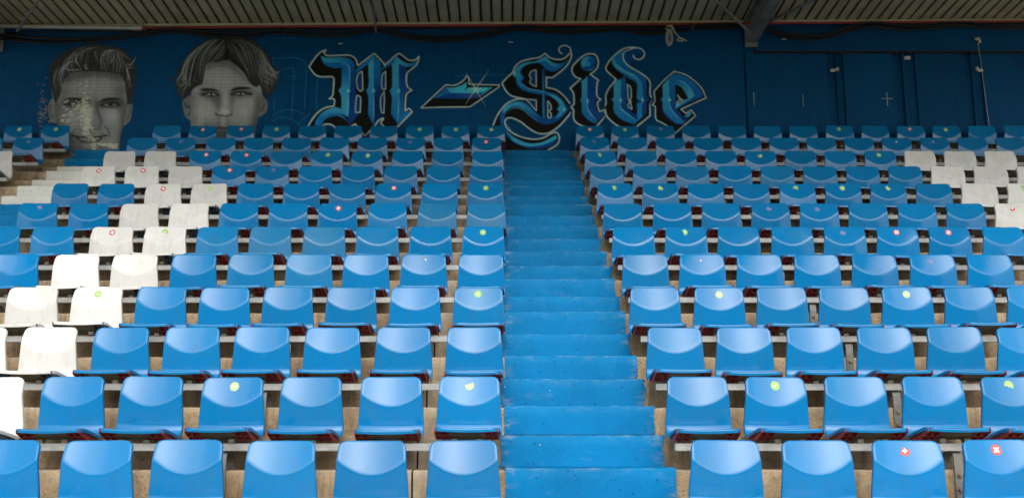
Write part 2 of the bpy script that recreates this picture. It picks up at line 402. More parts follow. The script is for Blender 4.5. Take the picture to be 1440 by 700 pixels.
def paint_s():
    cv = Canvas(684, 62, 812, 216); cv.frame((690, 55), 4.371)
    letter(cv, '68,272* 105,232 135,205 150,170 190,138 250,122 300,112 335,88* 360,112 400,126 445,122 480,95 492,72* 495,110 470,160 430,200 378,238* 342,234* 342,298* 400,312 450,350 485,395 507,432* 470,480 420,535 370,570 330,582 280,575 230,545 185,510 130,485 95,490 88,520 110,560 170,595 250,615 320,608 370,580 405,575 422,605 410,645 370,672 300,705 100,705 80,655 74,590 60,540 40,560 -10,620 5,560 40,470 95,400 160,370 215,370* 130,350 95,320 80,295',
        ['278,190* 248,200 238,225 248,245 240,268 262,285 280,292*', '350,380* 366,400 372,430 358,440 372,460 368,482 350,482*', '215,370* 250,372 280,376* 280,440* 262,420 240,395'],
        [('135,205* 160,170 210,145 270,138 340,104* 380,145 440,150 482,120* 440,170 390,200 345,190* 300,150 250,150 205,170 185,205 205,238 190,262 220,295 280,315 350,325 410,345 450,385 480,432* 440,480 390,515 330,525 280,505 235,465 190,430 140,420 95,445 85,500 100,560 150,605 230,640 310,640 370,610 400,590 412,612 380,655 320,672 230,670 150,640 90,590 62,530 60,470 85,420 140,385 200,385 250,420 300,470 350,490 400,470 440,432* 430,400 400,360 350,345 270,335 200,315 160,275 155,240', (MD, DK, (200, 150), (330, 660))),
         ('140,205* 165,172 215,146 270,140 340,108* 365,138 330,135 280,146 225,155 190,180 178,208 195,238* 180,262 205,295 180,285 158,240', (LT, (28, 110, 150), (200, 150), (190, 280))),
         ('340,108* 385,148 440,150 482,124* 440,160 390,172 345,140', (LT, MD, (360, 130), (450, 150))),
         ('340,335* 400,350 445,390 458,432* 435,470 395,490* 420,450 408,432* 422,405 395,370', (LT, (36, 120, 160), (400, 350), (420, 480))),
         ('75,430* 110,400 170,388 220,405 265,450 310,485* 270,472 220,438 170,412 120,420 80,455', (LT, MD, (130, 400), (290, 470))),
         ('90,560* 150,608 230,640 310,636 370,608 400,592* 408,608 370,632 300,655 220,658 140,628', (LT, (40, 140, 170), (120, 600), (390, 600))),
         ('318,180* 334,180* 334,298* 334,486* 320,486*', (DK, MD, (325, 180), (325, 480)))],
        [('190,270 230,305 300,318 360,335', 1.1, .5), ('80,470 130,425 190,430 240,470 300,510', 1.0, .4), ('320,185 320,485', .7, .3), ('100,520 130,570 200,605 280,615', 1.5, .8)])
    cv.stroke('492,74 485,52 455,40 425,50 420,75 438,90', 1.4, WHITE)
    cv.stroke('488,90 480,64 455,52', 1.6, BLACK, op=.8)
    star(cv, 145, 215, 20); star(cv, 452, 432, 20)
    return cv
def paint_i():
    cv = Canvas(798, 70, 856, 190); cv.frame((795, 55), 4.831)
    letter(cv, '104,270* 70,258 46,225 50,185 90,140 130,110 170,100 205,110 222,145 220,185 200,215 168,240* 225,280* 216,295 212,370 220,395 240,410* 220,428 220,460 232,492* 262,482* 275,518* 205,600* 120,592 60,550 55,480 40,462 58,440 55,370 32,335*',
        [], [('112,300* 150,250* 150,410* 165,420* 148,430* 148,470 170,510 218,560* 205,575* 150,545 115,500 112,440 102,415* 112,390', (LT, MD, (130, 280), (170, 540))),
             ('152,250* 212,285 205,370 214,408* 206,430 208,470 226,502* 255,492* 265,515* 220,558* 172,508 150,470 152,420', (DK, (20, 60, 120), (180, 280), (210, 520))),
             ('130,275* 112,300* 104,290*', LT)],
        [('150,425 150,470 175,512 212,552', 1.2, .7)])
    cv.fill('105,165 120,130 160,115 200,130 208,170 190,205 150,218 115,205', (MD, DK, (130, 120), (180, 210)))
    cv.fill('108,168 122,135 160,120 150,150 135,185 120,190', LT, blur=.25)
    cv.fill('140,165 155,155 172,165 165,185 148,185', (30, 120, 165), blur=.3)
    cv.fill('150,212 190,198 204,165 195,195 170,215', LT, blur=.3)
    star(cv, 150, 420, 20); return cv
def paint_d():
    cv = Canvas(850, 62, 924, 190); cv.frame((795, 55), 4.831)
    letter(cv, '345,275* 300,235 275,205 285,170 320,125 380,75 430,58 480,58 450,68 405,85 392,110 400,150 440,190 500,225 555,265 575,300 575,380 602,410* 578,435 575,520* 480,598* 370,596 285,530 270,480 258,462* 275,440 275,380 300,330',
        ['421,308* 444,330 446,400 436,415 446,425* 438,418 452,470 448,476* 428,462 425,445 436,430 425,405'],
        [('330,130* 350,100 395,72* 388,110 398,155 445,200 510,240 545,275 553,320 553,380 570,410* 552,430 552,505* 470,580* 380,545 330,490 328,430 312,412* 328,395 330,300 385,270* 400,250* 420,262 480,300 486,350 486,505 430,480 415,440 412,300 400,250 350,210 325,170', (MD, DK, (350, 120), (520, 520))),
         ('325,125* 318,160 345,200 410,240 470,275 490,310 486,400 500,412 525,412 524,330 510,285 470,245 400,210 345,165', (LT, (26, 110, 150), (340, 150), (505, 400))),
         ('330,300* 378,272* 378,405* 392,415* 375,428* 375,468 430,515 490,556* 470,580* 380,545 330,490 328,430 312,412* 328,395', (LT, MD, (350, 290), (430, 560))),
         ('524,425* 548,430 548,500* 500,548* 525,490', (24, 50, 110)),
         ('486,440* 522,430* 522,530* 490,556*', (22, 110, 155))],
        [('376,430 376,468 430,516 488,556', 1.1, .7), ('330,165 400,218 470,250 508,290', 1.0, .5)])
    cv.fill('405,90 450,70 500,62 535,90 525,125 500,105 470,110 450,150 420,160 398,130', (9, 62, 112), op=.8, blur=.5)
    cv.stroke('440,62 500,62 535,88 530,122 500,140 470,130 462,112', 1.6, WHITE)
    star(cv, 375, 416, 20); star(cv, 524, 414, 20); return cv
def paint_e():
    cv = Canvas(914, 96, 996, 192); cv.frame((905, 90), 6.667)
    letter(cv, '285,70* 400,105 500,180 550,240 585,318* 480,365 350,425* 398,465* 445,432* 487,485* 300,645* 270,625 235,590 170,550 115,515 108,400 80,385* 100,360 105,330 97,260* 170,175',
        ['318,290* 340,320 372,340* 340,355 312,380* 308,368 325,345 350,335 330,318'],
        [('180,200* 285,85* 400,125 480,185 530,240 565,305* 470,345 300,425* 318,430 350,470 385,520* 420,505 450,470* 430,450* 440,470 380,560* 300,560 200,480 178,420 180,350 160,335* 178,320', (MD, DK, (300, 100), (350, 500))),
         ('180,200* 238,145* 240,320* 268,336* 240,352* 255,420 300,480 378,545* 370,562 300,550 215,475 182,420 180,355 160,337* 178,315', (LT, MD, (200, 180), (300, 540))),
         ('295,150* 350,158 410,200 450,250 482,300* 300,420* 305,385 420,325* 390,265 340,205 292,190*', (MD, LT, (300, 160), (440, 310))),
         ('292,200* 340,210 385,262 418,325* 300,388* 300,300', BLACK),
         ('380,500* 420,495 452,462* 430,455* 400,480', LT)],
        [('242,352 258,420 305,482 375,540', 1.0, .6), ('295,152 350,160 412,202 452,252 480,298', .9, .5)], ow=1.3)
    star(cv, 242, 336, 24); return cv

def dashes(cv, rng, cx, cy, rx, ry, n, col, lmin=1, lmax=5, op=.85):
    """flaked paint: short horizontal chips following the courses of the wall."""
    for _ in range(n):
        x = rng.gauss(cx, rx); y = round(rng.gauss(cy, ry)*4/9)*9/4+rng.uniform(-.6, .6)
        L = rng.uniform(lmin, lmax); h = rng.uniform(1.3, 2.5)
        q = [(x-L/2, y+h*.3), (x-L/2+rng.uniform(0, .6), y-h/2), (x+L/2-rng.uniform(0, 1), y-h/2), (x+L/2, y+rng.uniform(-.3, .5)), (x+L/4, y+h/2), (x-L/3, y+h/2)]
        cv.put(cv.mask(np.array(q)), col, op*rng.uniform(.5, 1))

def hair(cv, rng, clip, guides, n, cols, w=(.35, .9), jit=5):
    G = [curve(pts_of(g, cv.off, cv.sc), False, 6) for g in guides]
    for _ in range(n):
        i = rng.randrange(len(G)-1); t = rng.random(); m = min(len(G[i]), len(G[i+1]))
        a = G[i][np.linspace(0, len(G[i])-1, 14).astype(int)]; b = G[i+1][np.linspace(0, len(G[i+1])-1, 14).astype(int)]
        p = a*(1-t)+b*t+np.array([rng.gauss(0, jit/cv.sc), rng.gauss(0, jit/cv.sc)])
        k0 = rng.randrange(0, 7); k1 = min(14, k0+rng.randrange(5, 12))
        m_ = cv.strokem(p[k0:k1], rng.uniform(*w), True)
        cv.put(m_, rng.choice(cols), rng.uniform(.35, .9), clip)

def paint_face_one():
    rng = random.Random(4); cv = Canvas(52, 56, 200, 220); cv.frame((50, 50), 4.118)
    G = lambda v: (int(v*1.04), int(v*1.06), int(v*1.03))
    # ears, neck
    for e in ('74,430 80,390 92,368 112,385 120,500 100,505 82,485', '530,402 545,392 561,390 556,450 545,495 512,516'):
        m = cv.fill(e, G(92), blur=.15)
    cv.stroke('88,400 84,440 92,475 104,470', 1.5, G(45), blur=.4, op=.8); cv.stroke('548,405 545,450 530,485', 1.5, G(45), blur=.4, op=.8)
    face = cv.fill('150,250* 200,215 340,200 490,215 520,300 528,400 515,500 492,590 484,705* 170,705* 150,610 122,510 112,400', G(104), blur=.1)
    sh = lambda st, v, b, o: cv.fill(st, G(v), blur=b, op=o, clip=face)
    st = lambda s_, w, v, b, o: cv.stroke(s_, w, G(v), blur=b, op=o, clip=face)
    sh('112,380 150,400 160,520 190,600 170,700 100,700 90,400', 62, 3, .8)
    sh('535,380 500,400 495,520 470,600 490,700 550,700 560,400', 58, 3.5, .85)
    sh('150,230 350,200 500,220 510,262 340,240 170,275', 62, 2.5, .8)
    sh('220,270 330,255 440,275 420,340 250,340', 122, 5, .7)
    sh('160,375 315,378 330,410 300,425 170,418', 48, 2.2, .85); sh('370,380 500,372 505,410 470,425 370,415', 45, 2.2, .9)
    sh('190,440 260,440 270,500 210,510', 122, 4, .7); sh('410,440 480,440 470,500 420,500', 128, 4, .85)
    st('352,385 360,440 378,500 372,535', 4.5, 50, 1.6, .85); st('318,400 326,470 335,520', 4.5, 128, 1.4, .7)
    st('262,520 268,545 300,548 330,545 365,540 372,520', 2, 38, .6, .85)
    st('400,525 422,555 428,590', 2.4, 50, .8, .8); st('232,540 205,570 202,605', 2.2, 55, .8, .7)
    st('360,545 390,570 400,590', 3, 82, 1.2, .7)
    sh('150,300 175,300 190,420 165,520 130,470', 84, 2.5, .6); sh('470,300 520,300 520,420 495,520 480,420', 78, 2.5, .6)
    sh('268,500 368,500 380,545 262,545', 92, 1.8, .6); sh('225,640 420,640 440,700 200,700', 84, 3, .7)
    # brows and eyes
    cv.fill('163,372* 200,361 255,363 314,376* 300,386 250,378 200,376', G(22), blur=.55, clip=face); cv.fill('370,388* 395,366 450,361 497,366* 455,376 400,384', G(20), blur=.55, clip=face); sh('160,378 312,380 312,402 165,402', 56, 1.0, .7); sh('372,380 500,374 500,398 376,404', 56, 1.0, .7)
    st('172,400 215,394 260,392 300,402', 2.6, 20, .4, .9); st('378,406 410,393 455,391 488,402', 2.4, 18, .35, .95)
    sh('398,399 432,394 468,399 450,407 415,407', 96, .3, .8); st('425,400 442,400', 3.2, 14, .25, .95); st('378,412 430,416 480,408', 1, 40, .4, .8)
    sh('205,398 240,395 275,400 255,408 225,408', 88, .3, .7); st('232,402 248,402', 3, 14, .3, .9); st('195,412 240,418 290,410', 1, 44, .4, .8)
    # mouth
    st('208,578 250,588 300,590 350,588 412,578', 2.3, 24, .35, .95); sh('235,590 300,596 385,588 365,612 300,620 258,610', 32, .35, .95)
    sh('252,594 300,600 372,593 358,604 300,611 262,604', 128, .25, .95)
    for k in range(260, 365, 13): st('%d,592 %d,612' % (k, k), .5, 40, .15, .6)
    st('255,616 300,626 365,614', 2.4, 74, .6, .8); sh('270,628 360,626 350,650 280,652', 118, 2, .6); st('260,650 320,660 375,645', 4, 62, 1.6, .6)
    # hair
    hm = cv.fill('80,190 92,160 140,115 200,80 270,60 350,47 430,60 500,78 548,120 576,180 583,240 570,320 561,397* 536,402* 525,330 512,262 490,228* 440,218 340,210 250,212 195,228 160,275 142,345 118,395* 95,350 83,280', G(42), blur=.25)
    clip = cv.blur(cv.mask(curve(pts_of('62,190 80,150 140,95 270,44 350,34 500,60 600,110 592,240 576,330 565,400 532,402 510,262 490,236 340,226 195,240 160,285 142,350 114,398 88,350 66,280', cv.off, cv.sc))), .3)
    guides = ['110,390 92,300 92,220 110,160', '150,330 140,250 150,200 210,170 250,200', '170,240 160,180 210,110 300,70', '250,215 230,150 260,90 350,60', '330,212 350,150 330,95 400,62', '400,215 380,140 420,85 480,80', '460,215 470,150 450,95 520,110', '500,240 520,170 500,110 560,150', '530,390 550,300 530,200 570,190']
    hair(cv, rng, clip, guides, 420, [G(14), G(20), G(46), G(70), G(92), G(34), G(26)])
    hair(cv, rng, clip, guides, 60, [G(150), G(135)], w=(.3, .6))
    for g in ('150,190 190,200 250,200 270,195', '232,105 235,150 262,190', '455,90 452,130 425,170', '530,180 560,160 580,125'):
        cv.stroke(g, .8, G(155), op=.8, taper=True)
    for yy in range(205, 700, 19): st('100,%d 560,%d' % (yy, yy), .45, 60, .1, .35)
    # flaked paint
    cream = (158, 156, 140)
    for a in ((119, 154, 4, 5, 70), (122, 168, 2.6, 12, 150), (110, 150, 7, 4, 26), (131, 206, 2, 7, 50), (150, 204, 7, 1.4, 45), (122, 180, 5, 5, 50), (120, 122, 4, 14, 14), (98, 165, 8, 9, 40)):
        dashes(cv, rng, *a, cream, 1, 6)
    for a in ((62, 150, 5, 18, 36), (58, 165, 3, 12, 20), (66, 170, 4, 10, 20)): dashes(cv, rng, *a, (110, 100, 84), 1, 5, .7)
    return cv

def paint_face_two():
    rng = random.Random(9); cv = Canvas(238, 46, 404, 202); cv.frame((235, 45), 4.518)
    G = lambda v: (int(v*1.04), int(v*1.06), int(v*1.03))
    for e in ('98,450 112,420 135,400 152,425 158,555 138,556 112,530', '598,405 622,425 638,455 632,500 608,528 576,534'):
        cv.fill(e, G(84), blur=.2)
    cv.stroke('112,450 120,480 140,470 146,510 130,530', 2, G(38), blur=.5, op=.9); cv.stroke('622,450 610,480 596,500', 2, G(42), blur=.5, op=.85)
    face = cv.fill('235,200* 375,165 460,225 540,330 598,335 600,425 582,530 566,600 566,700* 150,700* 150,580 148,420 170,350 215,320', G(112), blur=.1)
    sh = lambda st, v, b, o: cv.fill(st, G(v), blur=b, op=o, clip=face)
    st = lambda s_, w, v, b, o: cv.stroke(s_, w, G(v), blur=b, op=o, clip=face)
    sh('140,380 180,400 175,480 190,560 175,660 140,660', 76, 3, .8)
    sh('600,380 560,420 545,520 520,600 545,660 610,660', 52, 4, .9); sh('540,600 520,640 520,680 600,680 600,600', 58, 2, .8)
    sh('240,210 370,172 440,215 530,320 480,300 400,240 330,225 260,245', 66, 3, .8)
    sh('260,260 360,240 430,290 400,350 290,350', 130, 6, .75)
    sh('210,375 330,375 350,430 330,450 230,420', 66, 3, .8); sh('405,370 540,365 545,405 430,425 400,420', 66, 3, .8)
    sh('300,420 340,430 335,500 300,470', 58, 2.8, .75); sh('402,425 420,425 415,470 400,500', 70, 2.5, .7)
    sh('190,450 270,450 280,540 210,540', 130, 5, .7); sh('440,450 540,440 520,520 450,520', 128, 5, .7)
    st('368,370 368,430 366,500', 7, 134, 2, .75); sh('345,495 385,495 392,520 350,522', 142, 1.5, .7)
    st('312,520 325,532 345,530 365,538 388,532 408,524', 2.2, 34, .6, .9); st('310,505 305,520 318,532', 2, 60, .8, .8); st('408,502 412,520 402,530', 2, 60, .8, .8)
    sh('330,545 385,545 390,600 325,600', 84, 2.5, .7); sh('230,580 300,570 430,575 480,600 520,690 220,690', 74, 4, .7)
    sh('345,545 370,545 372,600 345,600', 130, 1.4, .6)
    st('288,618 330,608 358,612 400,608 440,618', 2.6, 30, .6, .9); sh('295,620 360,616 430,620 400,650 320,650', 62, 1.2, .8)
    cv.fill('204,366* 235,358 285,360 324,370* 318,380 280,376 235,377', G(22), blur=.45, clip=face); cv.fill('408,368* 440,352 495,350 548,360* 500,366 445,370 415,378', G(20), blur=.45, clip=face)
    sh('210,384 330,384 330,402 210,404', 70, 1.0, .8); sh('405,378 540,378 540,398 405,400', 70, 1.0, .8); st('222,402 250,391 285,390 326,401', 3.0, 14, .35, .95); st('410,398 445,386 490,386 532,397', 3.0, 14, .35, .95)
    for x, y in ((276, 399), (462, 394)):
        sh('%d,%d %d,%d %d,%d %d,%d' % (x-38, y+2, x, y-6, x+40, y+2, x, y+9), 92, .35, .85)
        st('%d,%d %d,%d' % (x-7, y, x+7, y), 4.4, 16, .3, .95)
        for d in (-10, 14): st('%d,%d %d,%d' % (x+d, y-2, x+d+3, y-2), 1.3, 190, .15, .9)
        st('%d,%d %d,%d %d,%d' % (x-44, y+3, x, y+14, x+46, y+3), 1.1, 38, .3, .85)
        st('%d,%d %d,%d %d,%d' % (x-46, y-18, x, y-26, x+50, y-12), 1, 60, .5, .6)
    cv.fill('36,275* 52,292 66,292 70,240 115,165 175,102 255,52 330,34 380,28 450,34 525,40 590,88 645,150 682,212 718,236 745,203* 738,242 702,262 708,300 692,352 655,400 636,432* 610,402 590,342 565,352 532,332 512,284 470,242 425,205 378,180 330,192 255,205 238,262 224,330 192,345 152,380 132,412 96,432* 66,395 62,340 70,335 46,318', G(36), blur=.3)
    clip = cv.blur(cv.mask(curve(pts_of('26,262 60,285 66,230 110,150 250,40 380,18 530,28 660,150 690,212 720,228 755,195 745,250 714,268 716,310 690,370 640,436 606,404 590,346 560,356 520,330 500,284 420,210 378,186 330,198 258,212 240,268 226,338 192,352 150,385 96,436 56,395 40,330', cv.off, cv.sc))), .3)
    gl = ['378,40 376,110 340,160 260,200', '360,40 300,80 240,150 215,330', '320,45 230,95 180,180 150,350 190,300', '280,50 180,120 120,200 100,280 45,290', '230,80 130,170 90,260 60,310 100,330', '180,120 100,230 110,320 70,350 100,420', '120,200 140,300 110,370 90,425']
    gr = ['385,40 395,110 440,180 520,260', '400,40 470,90 500,180 540,340', '430,40 530,90 560,180 590,330', '480,45 570,110 610,220 600,330 640,400', '530,60 620,150 640,220 660,300 650,390', '580,100 640,200 690,250 735,225', '600,150 620,260 680,290 700,320', '560,200 600,300 640,330 690,340']
    for g in (gl, gr):
        hair(cv, rng, clip, g, 330, [G(14), G(18), G(44), G(66), G(88), G(34), G(24)])
        hair(cv, rng, clip, g, 60, [G(138), G(124)], w=(.3, .6))
    cv.stroke('379,30 377,90 379,150 372,178', 4, G(12), blur=1.4, op=.85); cv.stroke('385,150 440,200 490,250 525,320', 3, G(14), blur=1, op=.7)
    for yy in range(180, 700, 21): st('140,%d 605,%d' % (yy, yy), .45, 66, .1, .35)
    return cv

def paint_sketch():
    """faint spray-can guide lines of an earlier outline between portrait and lettering"""
    cv = Canvas(382, 70, 470, 186); cv.frame((370, 60), 5.385)
    for g in ('62,100 90,122 150,118 230,115 290,130 325,175 322,300 312,500', '130,205 225,200 228,300 215,560', '180,258 255,258', '412,260 405,400 402,520', '85,440 80,510', '18,620 60,560 130,520 200,508 260,520 305,545', '45,615 110,570 180,568 230,590 270,625', '270,615 350,532', '330,230 355,205', '62,100 85,165 120,190'):
        cv.stroke(g, 1.1, (14, 92, 130), op=.75, blur=.25)
    return cv
def paint_marks():
    cv = Canvas(588, 64, 980, 192)
    for g in ('640,178 690,177', '780,178 850,177', '905,176 950,175', '960,102 985,103', '790,103 870,103', '990,104 1000,104'):
        cv.stroke(g, .9, (14, 84, 122), op=.5, blur=.3)
    return cv
MURALS = [('mural_portrait', paint_face_one), ('mural_portrait', paint_face_two), ('mural_sketch', paint_sketch), ('mural_sketch', paint_marks), ('mural_letter', paint_m),
          ('mural_dash', paint_dash), ('mural_letter', paint_s), ('mural_letter', paint_i), ('mural_letter', paint_d), ('mural_letter', paint_e)]
def srgb(r, g, b): return tuple(float(x) for x in lin((r, g, b)))
GAIN = 2.25                                   # photo tone of the shaded wall -> real paint colour
WALL = tuple(float(x)*GAIN for x in lin(BG))
M_BLUE = m_seat('blue_seat_plastic', (.0, .160, .385), (.025, .16, .26), .10)
M_WHITE = m_seat('white_seat_plastic', (.63, .625, .585), (.45, .46, .41), .3)
M_RED = m_plain('dark_red_ribbed_plastic', (.34, .034, .028), .5, 0, .3, 14)
M_SLATE = m_plain('slate_ribbed_plastic', (.06, .10, .13), .5, 0, .3, 14)
M_PLATE = m_plain('weathered_seat_plate', (.15, .135, .10), .75, 0, .35, 12, .3, 30)
M_STEEL = m_plain('galvanised_steel', (.31, .31, .29), .6, .15, .25, 9, .15, 80)
M_STEELD = m_plain('weathered_bracket_steel', (.17, .17, .155), .65, .15, .3, 9, .2, 60)
M_BOLT = m_plain('rusted_bolt', (.25, .20, .15), .6, .5, .3, 30)
M_CONC = m_concrete()
M_PBLUE = m_step_paint('blue_step_paint', (.0, .168, .385))
M_PWHITE = m_step_paint('white_step_paint', (.72,.72,.66))
M_DARK = m_plain('dark_joint', (.02, .017, .014), .9)
M_WALL = m_wall('blue_wall_paint', False); M_MURAL = m_wall('mural_paint', True)
M_PANEL = m_wall('blue_panel_paint', False, False, tuple(x*.85 for x in WALL))
M_PANEL2 = m_wall('blue_panel_paint_dull', False, False, tuple(x*.78 for x in WALL))
M_BOARD = m_plain('roof_board_paint', (.47, .43, .28), .65, 0, .18, 3, .15, 30)
M_ROOFD = m_plain('dark_roof_void', (.035, .028, .02), .9)
M_BEAM = m_plain('grey_steel_beam', (.20, .21, .20), .55, .2, .3, 5)
M_BLACK = m_plain('black_cable', (.008, .008, .009), .55)
M_REDP = m_plain('red_pipe_paint', (.38, .035, .025), .45)
M_PIPE = m_plain('pale_pipe', (.48, .48, .44), .5, .1)
M_CLIP = m_plain('cream_clip', (.62, .60, .50), .6)
M_ROPE = m_plain('pale_rope', (.50, .47, .36), .9)
M_GRN = m_plain('green_sticker', (.26, .48, .10), .5, 0, .06); M_GRNL = m_plain('pale_green_sticker', (.38, .54, .22), .5, 0, .06)
M_SRED = m_plain('red_sticker', (.62, .07, .06), .5, 0, .08); M_SWH = m_plain('white_print', (.88, .88, .84), .5, 0, .04)
M_GHOST = m_plain('sticker_residue', (.13, .17, .36), .6, 0, .35, 60)
M_GRASS = m_plain('grass', (.035, .085, .02), .9, 0, .3, 2, .5, 30)
M_PLAST = m_plain('render', (.46, .45, .42), .8)
rng = random.Random(11)

# ---------------------------------------------------------------- ground and far side
def quad(name, x0, x1, y0, y1, z, mat, **kw):
    b = MB(); b.add([(x0, y0, z), (x1, y0, z), (x1, y1, z), (x0, y1, z)], [(0, 1, 2, 3)]); return ob(name, b.mesh(name, mat), None, **kw)
quad('ground', -600, 600, -600, 600, 0, M_PLAST, kind='structure')
quad('grass_pitch', -55, 55, -78, -3, .02, M_GRASS, kind='structure')
b = MB()
for i in range(14): b.box(-60, 60, -94-i*.8, -93.2-i*.8 if i else -93, 0, .9+i*.4)
b.box(-62, 62, -108, -107.6, 0, 12.4); b.box(-62, 62, -108, -93, 12, 12.6)
ob('unseen_opposite_stand', b.mesh('unseen_opposite_stand', M_DARK), None, kind='structure')  # out of view; added dark, height set for what the seats reflect

# ---------------------------------------------------------------- terrace
EDGE_PX = [660.2, 612.9, 572.5, 534, 502, 470.4, 440, 418, 394, 374.4, 355, 336.6, 319, 304.2, 288.5, 276.6, 262.6, 253.9, 241.6, 235, 224, 211.9]
K0, K1 = -9, 21
def edge(k):
    Y = 6.29+.3592*k
    if k >= 0: return Y, wall_pt(710, EDGE_PX[k], Y)[1]
    return Y, -.20+.190*k+EYE
terr = ob('terrace', None, None, kind='structure')
WALL_Y = 13.98
def step_strip(name, k, x0, x1, mat, parent, lift=0.0, dx=.12, jag=0.0, fill=True, rr=.012, wob=.004):
    """one riser and tread with a rounded, slightly uneven arris"""
    Y, Z = edge(k); Z += lift; Yb = edge(k+1)[0] if k < K1 else WALL_Y+.05
    zb = (edge(k-1)[1] if k > K0 else 0)-(.0 if lift else .02)
    big = not lift
    if lift: zb = (edge(k-1)[1] if k > K0 else 0)+lift
    else:
        zb = (edge(k-1)[1] if k > K0 else 0)-.02
    Y -= lift
    n = max(2, int((x1-x0)/dx)); vs = []; fs = []
    prof = [(Y, zb), (Y, zb+.25*(Z-zb)), (Y, zb+.6*(Z-zb)), (Y, Z-rr), (Y+rr*.3, Z-rr*.3), (Y+rr, Z), (Y+.12, Z), (Yb+(.0 if lift else .02), Z)]
    m = len(prof); r = random.Random(k*77+int(x0*13))
    wv = [r.uniform(-1, 1) for _ in range(n+3)]
    el = [r.uniform(-1, 1) for _ in range(m)]; er = [r.uniform(-1, 1) for _ in range(m)]
    for i in range(n+1):
        for j, (y, z) in enumerate(prof):
            x = x0+(x1-x0)*i/n
            if jag and i == 0: x += jag*el[j]
            if jag and i == n: x += jag*er[j]
            w = wob*(wv[i] if j in (3, 4, 5) else .4*wv[(i+1) % n])
            vs.append((x, y+w*(.7 if j < 5 else 0), z+(w*.8 if 3 <= j < 7 else 0)))
    for i in range(n):
        for j in range(m-1): fs.append((i*m+j, (i+1)*m+j, (i+1)*m+j+1, i*m+j+1))
    # closed ends
    if lift:
        for i in (0, n):
            base = len(vs); e = [i*m+j for j in range(m)]
            vs += [(vs[q][0], vs[q][1]+lift+.01 if j < 5 else vs[q][1], vs[q][2]-(lift+.01 if j >= 4 else 0)) for j, q in enumerate(e)]
            for j in range(m-1): fs.append((e[j], e[j+1], base+j+1, base+j))
    else:
        for i in (0, n):
            fs.append(tuple(i*m+j for j in (0, 1, 2, 3, 4, 5, 6, 7)))
    b = MB(); b.add(vs, fs); me = b.mesh(name, mat, True); return ob(name, me, parent)
JOINTS = [-10.2, -5.85, -.56, 4.75, 10.6]
for k in range(K0, K1+1):
    for a, c in zip(JOINTS[:-1], JOINTS[1:]):
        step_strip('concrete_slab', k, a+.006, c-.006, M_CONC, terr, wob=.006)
b = MB()
for k in range(K0, K1+1):
    Y, Z = edge(k); b.box(-10.2, 10.6, Y+.05, WALL_Y+.1, max(0, Z-.3), Z-.02)
ob('terrace_core', b.mesh('terrace_core', M_DARK), terr)
# painted aisles
rightx = {0: 949.5, 1: 933.4, 2: 919.7, 3: 906.7, 4: 896.7, 5: 885.4}
for k in range(0, 22):
    Y, Z = edge(k); rightx[k] = (rightx.get(k, 806.8+(EDGE_PX[k]-212)*.3184)-710)/scale_at(Y, Z-EYE)
for k in range(K0, K1+1):
    xl = (.0 if k % 2 == 0 else -.022); xr = rightx.get(k, 1.035 if k % 2 == 0 else 1.025)+rng.uniform(-.006, .006)
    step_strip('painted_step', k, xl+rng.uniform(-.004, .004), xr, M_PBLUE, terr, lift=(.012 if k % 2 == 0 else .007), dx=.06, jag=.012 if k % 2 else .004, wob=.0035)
LEFTW = {16: M_PWHITE, 17: M_PWHITE, 18: M_PWHITE, 19: M_PWHITE, 15: M_PWHITE}
for k in range(K0, K1+1):
    xl = {21: -6.10, 20: -6.03, 19: -5.96}.get(k, -5.93); xr = -5.06
    if k in (17, 19):                       # white paint in two lengths with a bare notch between them
        step_strip('painted_step', k, xl-.0, xl+.66 if k == 17 else xl+.70, M_PWHITE, terr, lift=.008, dx=.05, jag=.006)
        step_strip('painted_step', k, xl+.70 if k == 17 else xl+.74, xr+.25, M_PWHITE, terr, lift=.008, dx=.05, jag=.02)
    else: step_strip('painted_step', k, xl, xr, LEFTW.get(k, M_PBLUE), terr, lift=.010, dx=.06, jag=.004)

# ---------------------------------------------------------------- seat
A1, A2 = .35, -.09
def back_y(x, z):
    u = A1*z; v = -.183*(A1-A2)+2.3*(A1-A2)*x*x+A2*z
    return .5*(u+v+math.sqrt((u-v)**2+.002**2))-.62*x*x
def shell():
    """rows from the top of the back to the front lip: centre (y,z), half width, kind"""
    rows = []
    for i in range(41):
        z = -.30*i/40; rows.append(('b', z))
    y0 = back_y(0, -.30); c = (y0-.045, -.30); 
    for a in (18, 36, 54, 72, 88): rows.append(('c', a))
    for i in range(1, 10): rows.append(('p', i/9))
    P = []; N = []
    NX = 24
    for r, (t, q) in enumerate(rows):
        line = []
        for i in range(NX+1):
            u = -1+2*i/NX
            if t == 'b':
                d = -q; hw = .181+.022*(d/.30)
                if d < .035: hw -= .035-math.sqrt(max(0, .035**2-(.035-d)**2))
                x = u*hw; y = back_y(x, q); z = q
            elif t == 'c':
                a = rad(q); hw = .203; x = u*hw
                bulge = back_y(x, -.30)-back_y(0, -.30)
                y = c[0]+.045*math.cos(a)+bulge*math.cos(a); z = c[1]-.066*math.sin(a)+.06*x*x*math.sin(a)
            else:
                d = (1-q)*.285; hw = .203-.014*q
                if d < .03: hw -= .03-math.sqrt(max(0, .03**2-(.03-d)**2))
                x = u*hw; y = (c[0]+.0016)-q*.285; zc = -.3665+.062*q-.016*q*q+(-.008*max(0, q-.75)/.25 if q > .75 else 0)
                z = zc+x*x*(.06+.16*q)
            line.append(Vector((x, y, z)))
        P.append(line)
    return P
